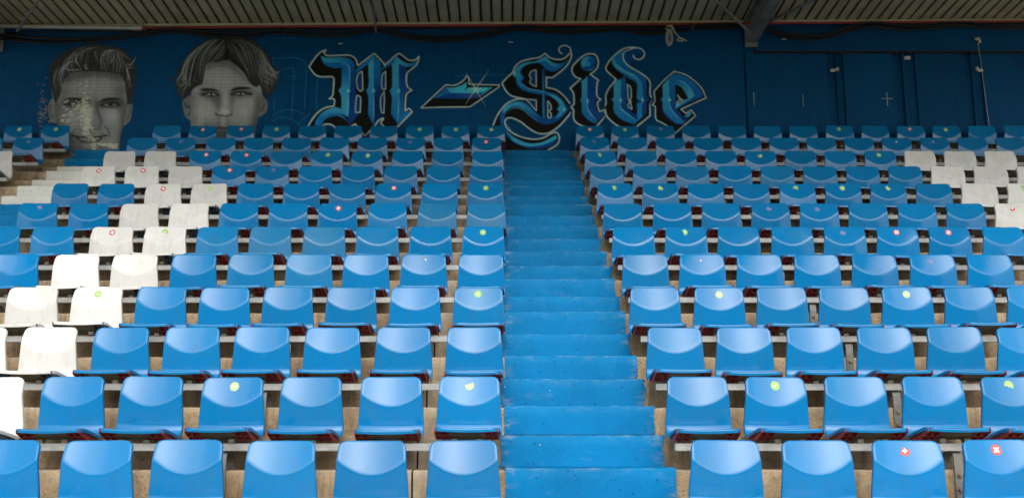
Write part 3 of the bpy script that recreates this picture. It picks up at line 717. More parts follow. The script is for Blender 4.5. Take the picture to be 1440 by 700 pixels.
def seat_meshes():
    P = shell(); R = len(P); C = len(P[0]); SPL = 43
    def nrm(r, c):
        a = P[min(r+1, R-1)][c]-P[max(r-1, 0)][c]; b_ = P[r][min(c+1, C-1)]-P[r][max(c-1, 0)]
        n = a.cross(b_)
        if n.length < 1e-9: return nrm(min(max(r, 1), R-2), c)
        n.normalize(); return n
    loop = [(r, 0) for r in range(R-1, -1, -1)]+[(0, c) for c in range(1, C)]+[(r, C-1) for r in range(1, R)]+[(R-1, c) for c in range(C-2, 0, -1)]
    L = len(loop); pts = [P[r][c] for r, c in loop]
    # make sure 'back' points away from the sitter
    s = -1 if nrm(R//3, C//2).y < 0 else 1            # sitter side is -y
    ctr = [Vector((0, P[r][C//2].y, P[r][C//2].z)) for r in range(R)]
    fl = []
    for i, (r, c) in enumerate(loop):
        rr = min(max(r, 1), R-2); n = nrm(rr, C//2)*s                 # toward +y / down = behind
        t = (pts[(i+1) % L]-pts[i-1]); t = t.normalized() if t.length > 1e-9 else Vector((1, 0, 0))
        o = t.cross(n).normalized()
        ref = pts[i]-ctr[R//2 if r in (0, R-1) else r]
        if r == 0: ref = Vector((pts[i].x*.2, 0, 1))
        if r == R-1: ref = Vector((pts[i].x*.2, -1, 0))
        if o.dot(ref) < 0: o = -o
        p = pts[i]; fl.append([p+o*.0035+n*.0012, p+o*.006+n*.0045, p+o*.0065+n*.010, p+o*.006+n*.024])
    def part(r0, r1, name, mat):
        vs = []; idx = {}
        for r in range(r0, r1+1):
            for c in range(C): idx[(r, c)] = len(vs); vs.append(P[r][c])
        fs = [(idx[(r, c)], idx[(r+1, c)], idx[(r+1, c+1)], idx[(r, c+1)]) for r in range(r0, r1) for c in range(C-1)]
        fi = {}
        for i, rc in enumerate(loop):
            if rc in idx:
                for j in range(4): fi[(i, j)] = len(vs); vs.append(fl[i][j])
        for i in range(L):
            k = (i+1) % L
            if loop[i] in idx and loop[k] in idx:
                if loop[i][0] == loop[k][0] and loop[i][0] not in (0, R-1): continue
                A = [idx[loop[i]]]+[fi[(i, j)] for j in range(4)]; B = [idx[loop[k]]]+[fi[(k, j)] for j in range(4)]
                for j in range(4): fs.append((A[j], A[j+1], B[j+1], B[j]))
        b = MB(); b.add(vs, fs); me = b.mesh(name, mat, False)
        me.polygons.foreach_set('use_smooth', [True]*len(me.polygons)); return me
    return part(0, SPL, 'backrest', M_BLUE), part(SPL, R-1, 'seat_pan', M_BLUE), part(0, SPL, 'backrest', M_WHITE), part(SPL, R-1, 'seat_pan', M_WHITE)
ME_BACK_B, ME_PAN_B, ME_BACK_W, ME_PAN_W = seat_meshes()
def rib_z(y):
    """lower edge of the stiffening ribs along the pan"""
    return float(np.interp(y, [-.372, -.30, -.235, -.14, -.07], [-.350, -.376, -.398, -.396, -.384]))
def rib_mesh(side, mat):
    """egg-crate stiffening ribs under one side of the pan"""
    b = MB(); top = lambda y: float(np.interp(y, [-.375, -.07], [-.326, -.362]))
    ys = [-.372, -.30, -.235, -.14, -.07]
    for x in (.104, .148, .186):
        a, c = sorted((side*x, side*(x+.005))); vs = []
        for y in ys: vs += [(a, y, rib_z(y)), (c, y, rib_z(y)), (c, y, top(y)), (a, y, top(y))]
        fs = [(0, 1, 2, 3), (19, 18, 17, 16)]
        for i in range(4):
            for k in range(4): fs.append((4*i+k, 4*i+4+k, 4*i+4+(k+1) % 4, 4*i+(k+1) % 4))
        b.add(vs, fs)
    for y in (-.345, -.285, -.225, -.165, -.105): b.box(*(sorted((side*.105, side*.190))), y, y+.004, rib_z(y)+.004, top(y))
    return b.mesh('underside_rib', mat)
ME_RIB = {('b', s): rib_mesh(s, M_RED) for s in (-1, 1)}; ME_RIB.update({('w', s): rib_mesh(s, M_SLATE) for s in (-1, 1)})
b = MB(); b.strap([(-.362, -.338), (-.34, -.352), (-.29, -.374), (-.235, -.390), (-.15, -.390), (-.10, -.380)], -.102, .102, .005)
for s in (-.075, .075): b.box(s-.018, s+.018, -.30, -.252, -.4128, -.388)
ME_PLATE = b.mesh('mounting_plate', M_PLATE)

def on_back(x, z, off):
    """point on the backrest surface, pushed off toward the sitter"""
    e = .002; n = Vector((-(back_y(x+e, z)-back_y(x-e, z))/(2*e), 1, -(back_y(x, z+e)-back_y(x, z-e))/(2*e))).normalized()
    return Vector((x, back_y(x, z), z))-n*off
def decal(kind, style, seed):
    r = random.Random(seed); b = MB(); cx = r.uniform(-.012, .012); cz = -.048-r.uniform(0, .01); R = .029; rot = r.uniform(-.5, .5)
    def put(poly, off, mi):
        b.mi = mi; n = len(poly); c = (sum(p[0] for p in poly)/n, sum(p[1] for p in poly)/n)
        rings = [poly]+[[(c[0]+(p[0]-c[0])*s, c[1]+(p[1]-c[1])*s) for p in poly] for s in (.66, .33)]
        vs = [on_back(cx+x, cz+z, off) for rg in rings for x, z in rg]+[on_back(cx+c[0], cz+c[1], off)]
        fs = []
        for q in range(2): fs += [(q*n+i, q*n+(i+1) % n, (q+1)*n+(i+1) % n, (q+1)*n+i) for i in range(n)]
        fs += [(2*n+i, 2*n+(i+1) % n, 3*n) for i in range(n)]
        b.add(vs, fs)
    rt = lambda x, z: (x*math.cos(rot)-z*math.sin(rot), x*math.sin(rot)+z*math.cos(rot))
    if kind == 'scrap':
        put([rt(-.022, -.012), rt(.008, .016), rt(.012, -.004), rt(.002, -.012)], .0008, 0)
        return b.mesh('sticker', [M_SWH])
    if kind == 'redscrap':
        put([rt(-.012, .004), rt(0, .016), rt(.014, .012), rt(.004, .004), rt(-.004, -.006)], .0008, 0)
        put([rt(-.004, .0), rt(.002, .006), rt(.008, .0), rt(.002, -.008)], .0014, 1)
        return b.mesh('sticker', [M_SRED, M_SWH])
    ang = [2*math.pi*i/28 for i in range(28)]
    if style == 'torn':
        a0 = r.uniform(0, 6.28); c2 = (R*.95*math.cos(a0), R*.95*math.sin(a0)); poly = []
        for a in ang:
            p = [R*math.cos(a), R*math.sin(a)]; d = math.hypot(p[0]-c2[0], p[1]-c2[1])
            if d < R*.85:
                k = R*.85; p = [c2[0]-(c2[0]-p[0]*.0)*.55+(p[0]-c2[0])*.45, c2[1]*.45+(p[1]-c2[1])*.45]
            poly.append(tuple(p))
    elif style == 'worn':
        poly = [(R*(1 if math.sin(a*1.0+seed) > -.1 else .55+.25*math.sin(a*5+seed))*math.cos(a), R*(1 if math.sin(a+seed) > -.1 else .5+.25*math.sin(a*4))*math.sin(a)) for a in ang]
    else: poly = [(R*math.cos(a), R*math.sin(a)) for a in ang]
    put(poly, .0007, 0)
    if kind == 'green':
        k = .8 if style != 'torn' else .6
        tick = [(-.016, .001), (-.012, .006), (-.005, -.003), (.012, .014), (.017, .009), (-.005, -.014)]
        t1 = [rt(x*k, z*k) for x, z in (tick[0], tick[1], tick[2], tick[5])]; t2 = [rt(x*k, z*k) for x, z in (tick[2], tick[3], tick[4], tick[5])]
        put(t1, .0016, 1); put(t2, .0016, 1); return b.mesh('sticker', [M_GRN if r.random() < .45 else M_GRNL, M_SWH])
    if kind == 'red':
        rot += .7 if r.random() < .5 else 0.1
        k = .95 if style != 'worn' else .7
        rt2 = lambda x, z: (x*math.cos(rot)*k-z*math.sin(rot)*k, x*math.sin(rot)*k+z*math.cos(rot)*k)
        put([rt2(-.019, -.006), rt2(.019, -.006), rt2(.019, .006), rt2(-.019, .006)], .0016, 1)
        put([rt2(-.006, -.019), rt2(.006, -.019), rt2(.006, .019), rt2(-.006, .019)], .0021, 1)
        return b.mesh('sticker', [M_SRED, M_SWH])
    if kind == 'ghost':
        return b.mesh('sticker', [M_GHOST])
DEC = {}
def decal_mesh(kind, style):
    key = (kind, style, rng.randrange(4))
    if key not in DEC: DEC[key] = decal(kind, style, hash(kind)*0+len(DEC)*7+3)
    return DEC[key]

# rows: back-top height from the photograph's fit, left edges (photo px) of every seat top
def row_yz(n): return 5.842+.7185*n, (-.017+.3968*n-.0004*n*n)+EYE
PX = {0: ([602.5, 473.5, 345.5, 215, 87.5, -43], [972, 1099, 1226, 1352]),
      1: ([617, 507, 395, 285, 172, 60, -53], [938.5, 1047.5, 1158.5, 1267.5, 1379]),
      2: ([628, 529, 429, 330.5, 231.5, 132, 32, -68], [911, 1008.5, 1106, 1205, 1302.5, 1401]),
      3: ([637.5, 548.5, 459, 370, 281, 192.5, 102, 10.5], [887, 977, 1064.5, 1152, 1240, 1327, 1415]),
      4: ([644.5, 563.5, 482.5, 402, 321, 240, 157, 74.5, -10], [876, 956, 1036.5, 1117, 1198, 1279, 1359, 1440]),
      5: ([650, 575.5, 501, 426, 350.5, 276, 202, 127, 44, -31], [862, 936, 1010, 1085, 1159, 1232.5, 1306, 1381]),
      6: ([656, 587, 517, 447, 377.5, 308, 238, 168, 96, 25], [849.5, 919, 987.5, 1056.5, 1125, 1193.5, 1262, 1330.5, 1399]),
      7: ([656.5, 592, 527, 462.5, 397.5, 333, 268, 203, 136.5, 72], [840.5, 904, 968, 1032, 1096.5, 1160.5, 1224.5, 1288, 1352, 1416]),
      8: ([659, 599, 539, 478.5, 418.5, 358, 297, 236, 174.5, 113], [830.5, 890.5, 950.5, 1010.5, 1070, 1130, 1190, 1249.5, 1309.5, 1369.5, 1429.5]),
      9: ([662.5, 606, 550, 493, 436.5, 379.5, 322, 265, 201.5, 144], [823, 880, 936, 992, 1048, 1104, 1160, 1216, 1271.5, 1328, 1384.5]),
      10: ([662, 608.5, 555, 501.5, 448, 394.5, 341, 288, 231, 177], [816, 869, 922.5, 975.5, 1029, 1082, 1134.5, 1187.5, 1240.5, 1293.5, 1347, 1400.5]),
      11: ([669.5, 619.5, 569.5, 519, 468.5, 418, 367.5, 317, 263.5, 213], [810.5, 860, 910, 960, 1010, 1060, 1110.5, 1161, 1211, 1261, 1311.5, 1361.5, 1411.5])}
FARL = {9: [-29], 10: [17, -40], 11: [56, 3.5, -48]}
WHITES = {1: [-53], 2: [32, -68], 3: [10.5, 102], 4: [74.5, 157], 5: [127, 202], 6: [168, 238, 1399], 7: [203, 268, 1352, 1416], 8: [113, 174.5, 236, 1309.5, 1369.5, 1429.5],
          9: [144, 201.5, 1271.5, 1328, 1384.5, -29]}
STK = {0: [(1270, 'red', 'worn'), (1390, 'red', '')],
       1: [(331, 'green', ''), (662, 'green', 'torn'), (1085, 'green', ''), (1417, 'green', 'torn'), (-8, 'green', 'torn')],
       3: [(138, 'green', ''), (670, 'green', ''), (1007, 'green', ''), (1269, 'green', '')],
       4: [(983, 'redscrap', ''), (589, 'redscrap', '')],
       5: [(152, 'red', ''), (228, 'green', 'torn'), (677, 'green', ''), (960, 'green', 'torn'), (1258, 'red', ''), (1328, 'red', '')],
       6: [(472, 'red', ''), (1417, 'red', 'worn')],
       7: [(227, 'red', ''), (293, 'green', ''), (550, 'red', ''), (679, 'green', ''), (861, 'green', 'torn'), (926, 'green', 'torn'), (1116, 'green', 'torn'), (1180, 'green', ''), (1243, 'green', 'torn'), (1437, 'green', 'torn')],
       8: [(133, 'red', ''), (195, 'red', ''), (316, 'red', '')],
       9: [(286, 'red', ''), (343, 'red', ''), (457, 'green', ''), (513, 'green', ''), (844, 'green', 'torn'), (1066, 'green', 'torn'), (1234, 'green', ''), (-8, 'green', '')],
       10: [(680, 'red', ''), (1261, 'scrap', ''), (245, 'ghost', 'torn')],
       11: [(23, 'green', ''), (75, 'green', ''), (279, 'red', ''), (336, 'red', ''), (386, 'green', ''), (586, 'green', ''), (637, 'green', ''), (687, 'green', ''), (826, 'red', ''), (876, 'green', ''), (1175, 'green', ''), (1276, 'red', ''), (1324, 'green', '')]}
FADED = {6: {587: .75, 656: .6}, 5: {350.5: .75, 426: .7, 276: .4, 501: .3}, 8: {830.5: .5, 890.5: .45, 950.5: .5, 1070: .4}, 7: {1352: 0}, 10: {177: .2}, 4: {402: .5, 321: .3}, 9: {379.5: .3}}
ROWN = ['front row', 'second row up', 'third row up', 'fourth row up', 'fifth row up', 'sixth row up', 'seventh row up', 'eighth row up', 'ninth row up', 'tenth row up', 'row below the top', 'top row']
ORD = ['first', 'second', 'third', 'fourth', 'fifth', 'sixth', 'seventh', 'eighth', 'ninth', 'tenth', 'eleventh', 'twelfth', 'thirteenth']
DESC = {('green', ''): 'green tick sticker', ('green', 'torn'): 'torn green sticker', ('red', ''): 'red cross sticker', ('red', 'worn'): 'worn red sticker',
        ('redscrap', ''): 'scrap of red sticker', ('scrap', ''): 'white sticker scrap', ('ghost', 'torn'): 'faint sticker mark'}
protos = {}
def build_seat(white):
    t = thing('stadium_seat', '', 'seat')
    ob('backrest', ME_BACK_W if white else ME_BACK_B, t); ob('seat_pan', ME_PAN_W if white else ME_PAN_B, t)
    for s in (-1, 1): ob('underside_rib', ME_RIB[('w' if white else 'b', s)], t)
    ob('mounting_plate', ME_PLATE, t); return t
def copy_seat(src):
    r = src.copy(); COL.objects.link(r)
    for ch in src.children:
        if ch.name.startswith('sticker'): continue
        c = ch.copy(); COL.objects.link(c); c.parent = r
    return r
def place(n, px, side, i):
    Y, Z = row_yz(n); s = scale_at(Y, Z-EYE); hw = .1875
    px_ = px-.003*(px-710) if side == 'R' else px+2+(.006 if n else .010)*(710-px)
    X = (px_-710)/s+hw
    white = px in WHITES.get(n, [])
    key = white
    if key not in protos: t = protos[key] = build_seat(white)
    else: t = copy_seat(protos[key])
    r = random.Random(n*131+int(px))
    t.location = (X, Y+r.uniform(-.006, .006), Z+r.uniform(-.003, .003)); t.rotation_euler = (r.gauss(0, .014), r.gauss(0, .006), r.gauss(0, .016))
    fade = FADED.get(n, {}).get(px, max(0, r.gauss(.05, .07)))
    for ch in t.children: ch['fade'] = float(fade)
    st = [q for q in STK.get(n, []) if px-3 < q[0] < px+.40*s]
    where = {'L': '%s left of the blue aisle' % ORD[i], 'R': '%s right of the blue aisle' % ORD[i], 'F': '%s beyond the left aisle' % ORD[i]}[side]
    col = 'white' if white else ('faded blue' if fade > .35 else 'blue')
    if st:
        ob('sticker', decal_mesh(st[0][1], st[0][2]), t); t['label'] = '%s seat with %s, %s, %s' % (col, DESC[(st[0][1], st[0][2])], ROWN[n], where)
    else:
        t['label'] = '%s plastic seat in the %s, %s' % (col, ROWN[n], where)
        if not white and r.random() < .16 and n > 2: ob('sticker', decal_mesh('ghost', 'worn'), t)
    t['group'] = 'white seats of the stand' if white else 'blue seats of the stand'
for n in range(12):
    L, Rr = PX[n]
    for i, px in enumerate(L): place(n, px, 'L', i)
    for i, px in enumerate(Rr): place(n, px, 'R', i)
    for i, px in enumerate(FARL.get(n, [])): place(n, px, 'F', i)

# ---------------------------------------------------------------- seat rails
BXL = {0: -1.74, 1: -1.71}; BXR = {0: 2.80, 1: 2.74, 2: 2.67, 3: 2.61, 4: 2.57, 5: 2.52}
def rail(n, x0, x1, where, lastgap):
    Y, Z = row_yz(n); yc = Y-.276; zt = Z-.413
    t = thing('seat_rail', 'grey galvanised seat rail under the %s, %s' % ({0: 'front row', 11: 'top row'}.get(n, ROWN[n].replace(' up', '')), where), 'rail', ((x0+x1)/2, yc, zt-.0225), 'rails carrying the seats')
    b = MB(); h = .0225; w = (x1-x0)/2; b.box(-w, w, -h, h, -h, h); ob('rail_tube', b.mesh('rail_tube', M_STEEL, False, .003), t)
    k = 2*n-1
    Yr, Zr = edge(k-1)
    for X in (-9.0, -6.75, -4.29, BXL.get(n, -1.65), BXR.get(n, 2.5), BXR.get(n, 2.5)+2.52, 7.55):
        if not x0+.1 < X < x1-.1: continue
        lx = X-(x0+x1)/2; fy = Yr-yc-.012; tz = Zr-(zt-.0225)
        path = [(fy, tz-.17), (fy, tz-.08), (fy, tz+.02), (fy+.004, -.055), (fy+.016, -.036), (fy+.04, -.0285), (.06, -.029), (.12, -.036), (.165, -.058), (.185, -.09), (.190, tz+.001)]
        b = MB(); b.strap(path, lx-.026, lx+.026, .010); br = ob('rail_bracket', b.mesh('rail_bracket', M_STEELD), t)
        for zz in (tz-.03, tz-.115):
            b = MB(); b.tube([(lx, fy-.020, zz), (lx, fy-.004, zz)], .011, 6); b.tube([(lx, fy-.009, zz), (lx, fy-.004, zz)], .018, 12)
            ob('bolt', b.mesh('bolt', M_BOLT), br)
for n in range(12):
    xr = 10.4
    rail(n, -5.02 if n > 4 else -5.02, -.06, 'left of the blue aisle', 0)
    rail(n, 1.03, xr if n > 5 else 7.5, 'right of the blue aisle', 0)
    if n >= 9: rail(n, -10.0, -6.02+(-.02*(11-n)), 'beyond the left aisle', 0)

# ---------------------------------------------------------------- back wall and its murals
x0, zt = -10.2, wall_pt(720, 34, WALL_Y)[1]+.06
wallo = ob('back_wall', None, None, kind='structure'); wallo.location = (0, WALL_Y, 0)
wallo['label'] = 'blue painted masonry wall behind the top row'
XP = wall_pt(1047, 120, WALL_Y)[0]
b = MB(); b.box(x0, XP, 0, .25, 4.6, zt+.4); ob('wall_face', b.mesh('wall_face', M_WALL), wallo)
b = MB(); b.box(XP, 10.6, .03, .25, 4.6, zt+.4); ob('wall_face', b.mesh('wall_face', M_PANEL2), wallo)
MUR = []
for name, fn in MURALS:
    cv = fn(); c, a = cv.down(); h, w = a.shape
    Y = WALL_Y-.004-.0004*len(MUR); vs = np.zeros((h, w, 3))
    for j in range(h):
        for_z = wall_pt(710, cv.y0+j+.5, Y)[1]; zc = Y*CT+(for_z-EYE)*ST
        vs[j, :, 0] = (cv.x0+np.arange(w)+.5-710)*zc/F; vs[j, :, 1] = -.004-.0004*len(MUR); vs[j, :, 2] = for_z
    keep = a > .01; q = keep[:-1, :-1] | keep[1:, :-1] | keep[:-1, 1:] | keep[1:, 1:]
    I = np.arange(h*w).reshape(h, w)
    fc = np.stack([I[:-1, :-1][q], I[1:, :-1][q], I[1:, 1:][q], I[:-1, 1:][q]], 1)
    used = np.unique(fc); remap = -np.ones(h*w, int); remap[used] = np.arange(len(used)); fc = remap[fc]
    vv = vs.reshape(-1, 3)[used]; cc = np.clip(c.reshape(-1, 3)[used]*GAIN, 0, .85)
    me = bpy.data.meshes.new(name); me.vertices.add(len(vv)); me.vertices.foreach_set('co', vv.ravel())
    me.loops.add(fc.size); me.loops.foreach_set('vertex_index', fc.ravel().astype(np.int32))
    me.polygons.add(len(fc)); me.polygons.foreach_set('loop_start', np.arange(0, fc.size, 4, dtype=np.int32)); me.update(calc_edges=True)
    at = me.color_attributes.new('paint', 'FLOAT_COLOR', 'POINT'); at.data.foreach_set('color', np.hstack([cc, np.ones((len(cc), 1))]).ravel().astype(np.float32))
    me.materials.append(M_MURAL); o = ob(name, me, wallo); MUR.append(o)
for o, lb in zip(MUR, ['grey portrait of a smiling short-haired young man, paint flaking', 'grey portrait of a young man with parted wavy hair', 'faint blue spray guide lines', 'faint blue spray guide lines', 'blackletter M', 'slanted hyphen with sparkle', 'blackletter S', 'blackletter i', 'blackletter d', 'blackletter e']): o['label'] = lb

# boarded doorways on the right
def wp(px, py, y=WALL_Y): return wall_pt(px, py, y)
def slab(name, px0, py0, px1, py1, d0, d1, mat, parent, bevel=0):
    xa, za = wp(px0, py0); xb, zb = wp(px1, py1); b = MB(); b.box(min(xa, xb), max(xa, xb), WALL_Y-d1, WALL_Y-d0, min(za, zb), max(za, zb)); return ob(name, b.mesh(name, mat, False, bevel), parent)
par = ob('panelled_wall', None, None, kind='structure')
slab('lintel_board', 1061, 40, 1560, 72.5, -.03, .012, M_PANEL, par, .003)
slab('drip_ledge', 1061, 73, 1560, 75, -.03, .035, M_DARK, par)
for a, c, m, dd in ((1047.5, 1171, M_PANEL, .008), (1174, 1183.2, M_PANEL2, .012), (1184.5, 1265.5, M_PANEL, .006), (1267, 1283.5, M_PANEL2, .018), (1285.5, 1363.5, M_PANEL2, .004), (1365.5, 1377, M_PANEL2, .012), (1378.5, 1560, M_PANEL, .006)):
    slab('wall_panel', a, 75.5, c, 232, -.03, dd, m, par, .002)
for px in (1181, 1260, 1278, 1359, 1361): slab('ledge_hook', px-2.5, 74.5, px+2.5, 77.5, -.01, .05, M_DARK, par)
# chalk marks
def mark(px, py, dx, dy, w=.012):
    xa, z = wp(px, py); b = MB(); b.box(xa-dx-w/2, xa+dx+w/2, WALL_Y-.0165, WALL_Y-.0135+.004, z-dy-w/2, z+dy+w/2); return ob('chalk_mark', b.mesh('chalk_mark', m_chalk), par)
m_chalk = m_plain('chalk', (.30, .38, .40), .9)
mark(1060, 140, 0, .09, .010); mark(1129, 142, 0, .09, .007); mark(1247, 140, 0, .10, .009); mark(1247, 139.5, .075, 0, .008)
for i, (px, py, w, h_) in enumerate(((1170, 101, 3.4, 2.0), (1176, 99.5, 1.8, 2.2), (1274, 83.5, 4, 2.2), (1372, 57, 3.2, 1.6), (1375.5, 60.5, 1.5, 2), (1372, 98.5, 1.6, 2.4), (1376.5, 101, 3.2, 2))):
    xa, z = wp(px, py); b = MB(); w /= 98; h_ /= 98; b.box(-w, w, -.02, .012, -h_, h_); b.box(-w*.6, w*.6, -.035, -.02, -h_*.5, h_*.5)
    o = ob('cable_clip', b.mesh('cable_clip', M_CLIP, False, .002), None, (xa, WALL_Y-.012-.03, z))
    o['label'] = ['cream clip left of the double seam on the panels', 'small cream clip right beside the double seam', 'square cream clip on top of the wide post', 'cream hook plate holding the top of the thin string', 'tiny cream hook just below the string top', 'narrow cream bracket left of the string at mid panel', 'cream clip behind the string at mid panel'][i]
    o['category'] = 'clip'; o['group'] = 'cream clips on the panelled wall'
for i, (px, py) in enumerate(((479, 62), (718, 60), (1102, 56))):
    xa, z = wp(px, py); b = MB()
    for k in (-1, 0, 1): b.box(k*.022-.008, k*.022+.008, -.012, .0, -.008, .008)
    o = ob('cable_clip', b.mesh('cable_clip', M_CLIP), None, (xa, WALL_Y-.002 if i < 2 else WALL_Y-.016, z)); o['category'] = 'clip'; o['group'] = 'small clips high on the wall'
    o['label'] = ['small broken clip on the wall above the letter M', 'small broken clip on the wall above the hyphen end', 'small broken clip on the lintel right of the beam'][i]

# ---------------------------------------------------------------- roof
def roof_z(x, y): return wall_pt(720, 35.5, WALL_Y)[1]+(WALL_Y-y)*.0454+x*.0062
roof = ob('roof', None, None, kind='structure')
RY = 5.2
slope = math.atan(.0454); tiltx = math.atan(.0062)
b = MB(); Lr = (WALL_Y-RY)/math.cos(slope); b.box(-.061, .061, -Lr, 0, -.006, .022); b.box(-.057, -.051, -Lr, 0, -.0095, -.006); b.box(.051, .057, -Lr, 0, -.0095, -.006)
MB_ = b.mesh('roof_board', M_BOARD, False, .003)
xx = -10.3
while xx < 10.8:
    o = ob('roof_board', MB_, roof, (xx, WALL_Y-.02, roof_z(xx, WALL_Y)+.05), (-slope+rng.uniform(-.0004, .0004), rng.uniform(-.02, .02)+tiltx*0, 0)); xx += .152
b = MB()
for yy in np.arange(RY, WALL_Y, 1.2): pass
vs = [(x, y, roof_z(x, y)+.055+.06*k) for k in (0, 1) for x in (-10.5, 11) for y in (RY-.1, WALL_Y+.3)]
b.add(vs, [(0, 1, 3, 2), (4, 6, 7, 5), (0, 4, 5, 1), (2, 3, 7, 6), (0, 2, 6, 4), (1, 5, 7, 3)]); ob('roof_deck', b.mesh('roof_deck', M_ROOFD), roof)
b = MB(); b.box(-10.5, 10.9, -.02, .02, -.02, .02); ob('edge_batten', b.mesh('edge_batten', M_BOARD, False, .004), roof, (0, WALL_Y-.035, roof_z(0, WALL_Y)+.012), (0, -tiltx, 0))
b = MB(); b.box(-10.5, 10.9, -.12, .12, -.20, .20); ob('eaves_beam', b.mesh('eaves_beam', M_BEAM), roof, (0, RY, roof_z(0, RY)-.1))

def rafter(X, label):
    t = thing('roof_beam', label, 'beam', (X, WALL_Y-.1, roof_z(X, WALL_Y)-.32), 'steel roof beams')
    L = WALL_Y-.15-RY; zf = lambda y: (-y)*.0454
    def pris(xa, xb, zlo, zhi):
        b = MB(); n = 12; vs = []
        for i in range(n+1):
            y = -L*i/n; g = zf(y)
            vs += [(xa, y, zlo+g), (xb, y, zlo+g), (xb, y, zhi+g), (xa, y, zhi+g)]
        fs = [(0, 1, 2, 3), (4*n+3, 4*n+2, 4*n+1, 4*n)]
        for i in range(n):
            for k in range(4): fs.append((4*i+k, 4*i+4+k, 4*i+4+(k+1) % 4, 4*i+(k+1) % 4))
        b.add(vs, fs); return b
    ob('lower_flange', pris(-.075, .075, -.012, .006).mesh('lower_flange', M_BEAM), t)
    ob('web', pris(-.012, .012, .006, .34).mesh('web', M_BEAM), t)
    ob('upper_flange', pris(-.075, .075, .325, .342).mesh('upper_flange', M_BEAM), t)
    b = MB(); b.box(-.09, .09, .04, .06, -.06, .36); ob('end_plate', b.mesh('end_plate', M_BEAM), t)
    return t
XB = wall_pt(1055.5, 66, WALL_Y)[0]
rafter(XB, 'grey steel roof beam right of the lettering')
rafter(wall_pt(4, 66, WALL_Y)[0]-.06, 'dark steel roof beam in the left corner')
def rod(p0, p1, Y0, Y1, r, name, label, cat, mat, group=None):
    a = wall_pt(*p0, Y0); c = wall_pt(*p1, Y1); b = MB(); b.tube([(a[0], Y0, a[1]), (c[0], Y1, c[1])], r, 8)
    o = ob(name, b.mesh(name, mat, True)); o['label'] = label; o['category'] = cat
    if group: o['group'] = group
rod((1052, 44), (990, -14), 13.5, 12.3, .018, 'brace_rod', 'thin steel brace rising left from the roof beam', 'brace', M_BEAM, 'roof braces')
rod((1070, 36), (1170, -12), 13.6, 12.3, .022, 'brace_rod', 'steel brace rising right from the roof beam', 'brace', M_BEAM, 'roof braces')
rod((24, 44), (62, -10), 13.6, 12.6, .020, 'brace_rod', 'steel brace in the upper left corner of the roof', 'brace', M_BEAM, 'roof braces')
rod((529, 46), (523, -6), 13.75, 12.8, .014, 'hanger_rod', 'thin vertical conduit above the letter M', 'conduit', M_BEAM)
# pipes and cables under the eaves
def wire(name, label, cat, pts, r, mat, Y=WALL_Y-.07, yw=0, group=None, n=10):
    P = curve([(p[0], p[1], False) for p in pts], False, 6); q = []
    for i, (px, py) in enumerate(P):
        yy = Y+yw*math.sin(i*.7); a = wall_pt(px, py, yy); q.append((a[0], yy, a[1]))
    b = MB(); b.tube(q, r, n); o = ob(name, b.mesh(name, mat, True)); o['label'] = label; o['category'] = cat
    if group: o['group'] = group
    return o
wire('red_pipe', 'thin red pipe running along the top of the wall', 'pipe', [(196, 39.5), (500, 37), (720, 35.8), (1100, 32.8), (1470, 30.2)], .016, M_REDP)
t = thing('pale_pipe', 'pale grey pipe with a coupling in the upper left corner', 'pipe', (wall_pt(100, 43, WALL_Y)[0], WALL_Y-.09, wall_pt(100, 43, WALL_Y)[1]))
b = MB(); b.tube([(-1.25, 0, .03), (.9, 0, 0), (.97, 0, 0)], .030, 12); ob('pipe_length', b.mesh('pipe_length', M_PIPE, True), t)
b = MB(); b.tube([(.93, 0, 0), (1.07, 0, -.002)], .040, 12); ob('coupling', b.mesh('coupling', M_PIPE, True), t)
b = MB(); b.tube([(1.07, 0, -.002), (1.13, 0, -.03), (1.12, 0, -.10)], .018, 8); ob('elbow', b.mesh('elbow', M_REDP, True), t)
C1 = [(-20, 50), (40, 57), (90, 59), (150, 56), (200, 49), (245, 44), (300, 50), (350, 51), (395, 46), (440, 50), (490, 49), (528, 43), (575, 52), (620, 56), (680, 51), (730, 42), (800, 46), (870, 41), (910, 46), (960, 42), (1000, 40), (1046, 40)]
C2 = [(1072, 39), (1105, 51), (1150, 53.5), (1190, 43), (1225, 36), (1280, 41), (1345, 37), (1400, 40), (1470, 38)]
cg = 'black cables sagging below the roof edge'
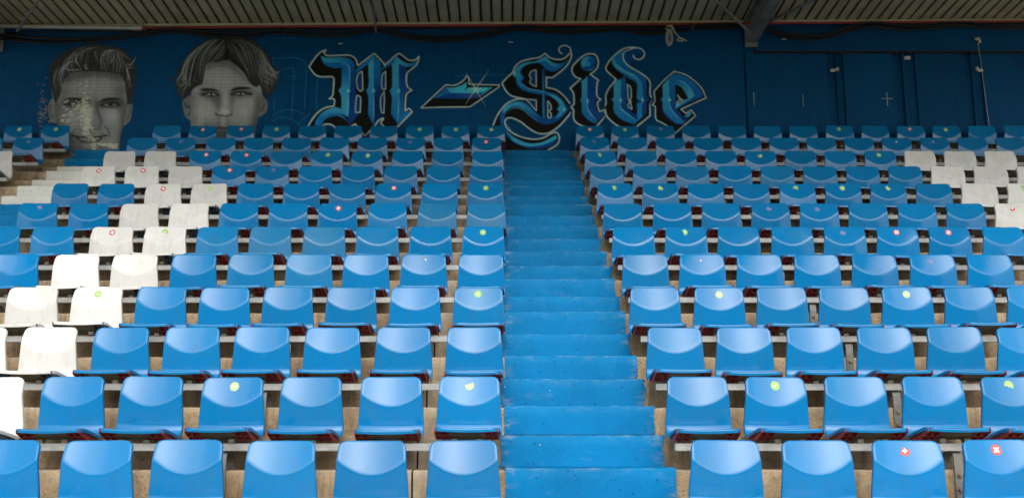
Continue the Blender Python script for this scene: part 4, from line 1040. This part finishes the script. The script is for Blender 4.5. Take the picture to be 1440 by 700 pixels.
for i, (dy, ph, r) in enumerate(((0, 0, .018), (-2.6, 2, .014), (2.0, 4, .012), (-5, 1, .010))):
    for C_, w in ((C1, 'left of the roof beam'), (C2, 'right of the roof beam')):
        pts = [(x, y+dy*(1 if dy > 0 else 1)+1.1*math.sin(x*.021+ph*2)) for x, y in C_]
        wire('black_cable', '%s black cable sagging %s' % (['thickest', 'second thickest', 'lowest thin', 'uppermost thin'][i], w), 'cable', pts, r, M_BLACK, WALL_Y-.06-.03*i, .01, cg)
wire('thin_cable', 'long straight black cable just under the red pipe', 'cable', [(-20, 47), (200, 43.5), (500, 41), (720, 39.8), (1046, 37.5)], .012, M_BLACK, WALL_Y-.045)
# rope bundle
t = thing('rope_bundle', 'pale tangled rope hanging from the cables above the letter d', 'rope', (0, 0, 0))
for k in range(7):
    r = random.Random(k+50); cx = 941+r.uniform(-1.5, 1.5); pts = []
    for a in np.linspace(0, 6.6, 15): pts.append((cx+(4.6-k*.35)*math.sin(a)+r.uniform(-.5, .5), 53-(12-k*.7)*math.cos(a)+r.uniform(-.8, .8)))
    P = [(*wall_pt(px, py, 13.70-.008*k), 13.70-.008*k) for px, py in [(p[0], p[1]) for p in curve([(*p, False) for p in pts], False, 3)]]
    b = MB(); b.tube([(q[0], q[2], q[1]) for q in P], .0042, 5); ob('rope_loop', b.mesh('rope_loop', M_ROPE, True), t)
for pts in ([(940, 37), (946, 40), (950, 47), (958, 55), (961, 58), (955, 58), (952, 56), (958, 54), (966, 58)], [(937, 38), (943, 36), (947, 41), (940, 43), (936, 40)]):
    P = [(*wall_pt(px, py, 13.68), 13.68) for px, py in curve([(*p, False) for p in pts], False, 4)]
    b = MB(); b.tube([(q[0], q[2], q[1]) for q in P], .008, 6); ob('rope_tail', b.mesh('rope_tail', M_ROPE, True), t)
wire('string', 'thin pale string hanging down the panelled wall on the right', 'string', [(1375, 60), (1381, 100), (1386, 140), (1392, 182)], .0042, M_ROPE, WALL_Y-.05, 0, None, 5)
wire('diagonal_wire', 'thin wire slanting above the rope bundle', 'wire', [(972, 43), (980, 30), (986, 18)], .003, M_ROPE, WALL_Y-.12, 0, None, 5)
wire('cable_loop', 'small black loop of cable on the right end of the wall', 'cable', [(1437, 74), (1440, 80), (1441, 88), (1438, 95)], .012, M_BLACK, WALL_Y-.08, 0)
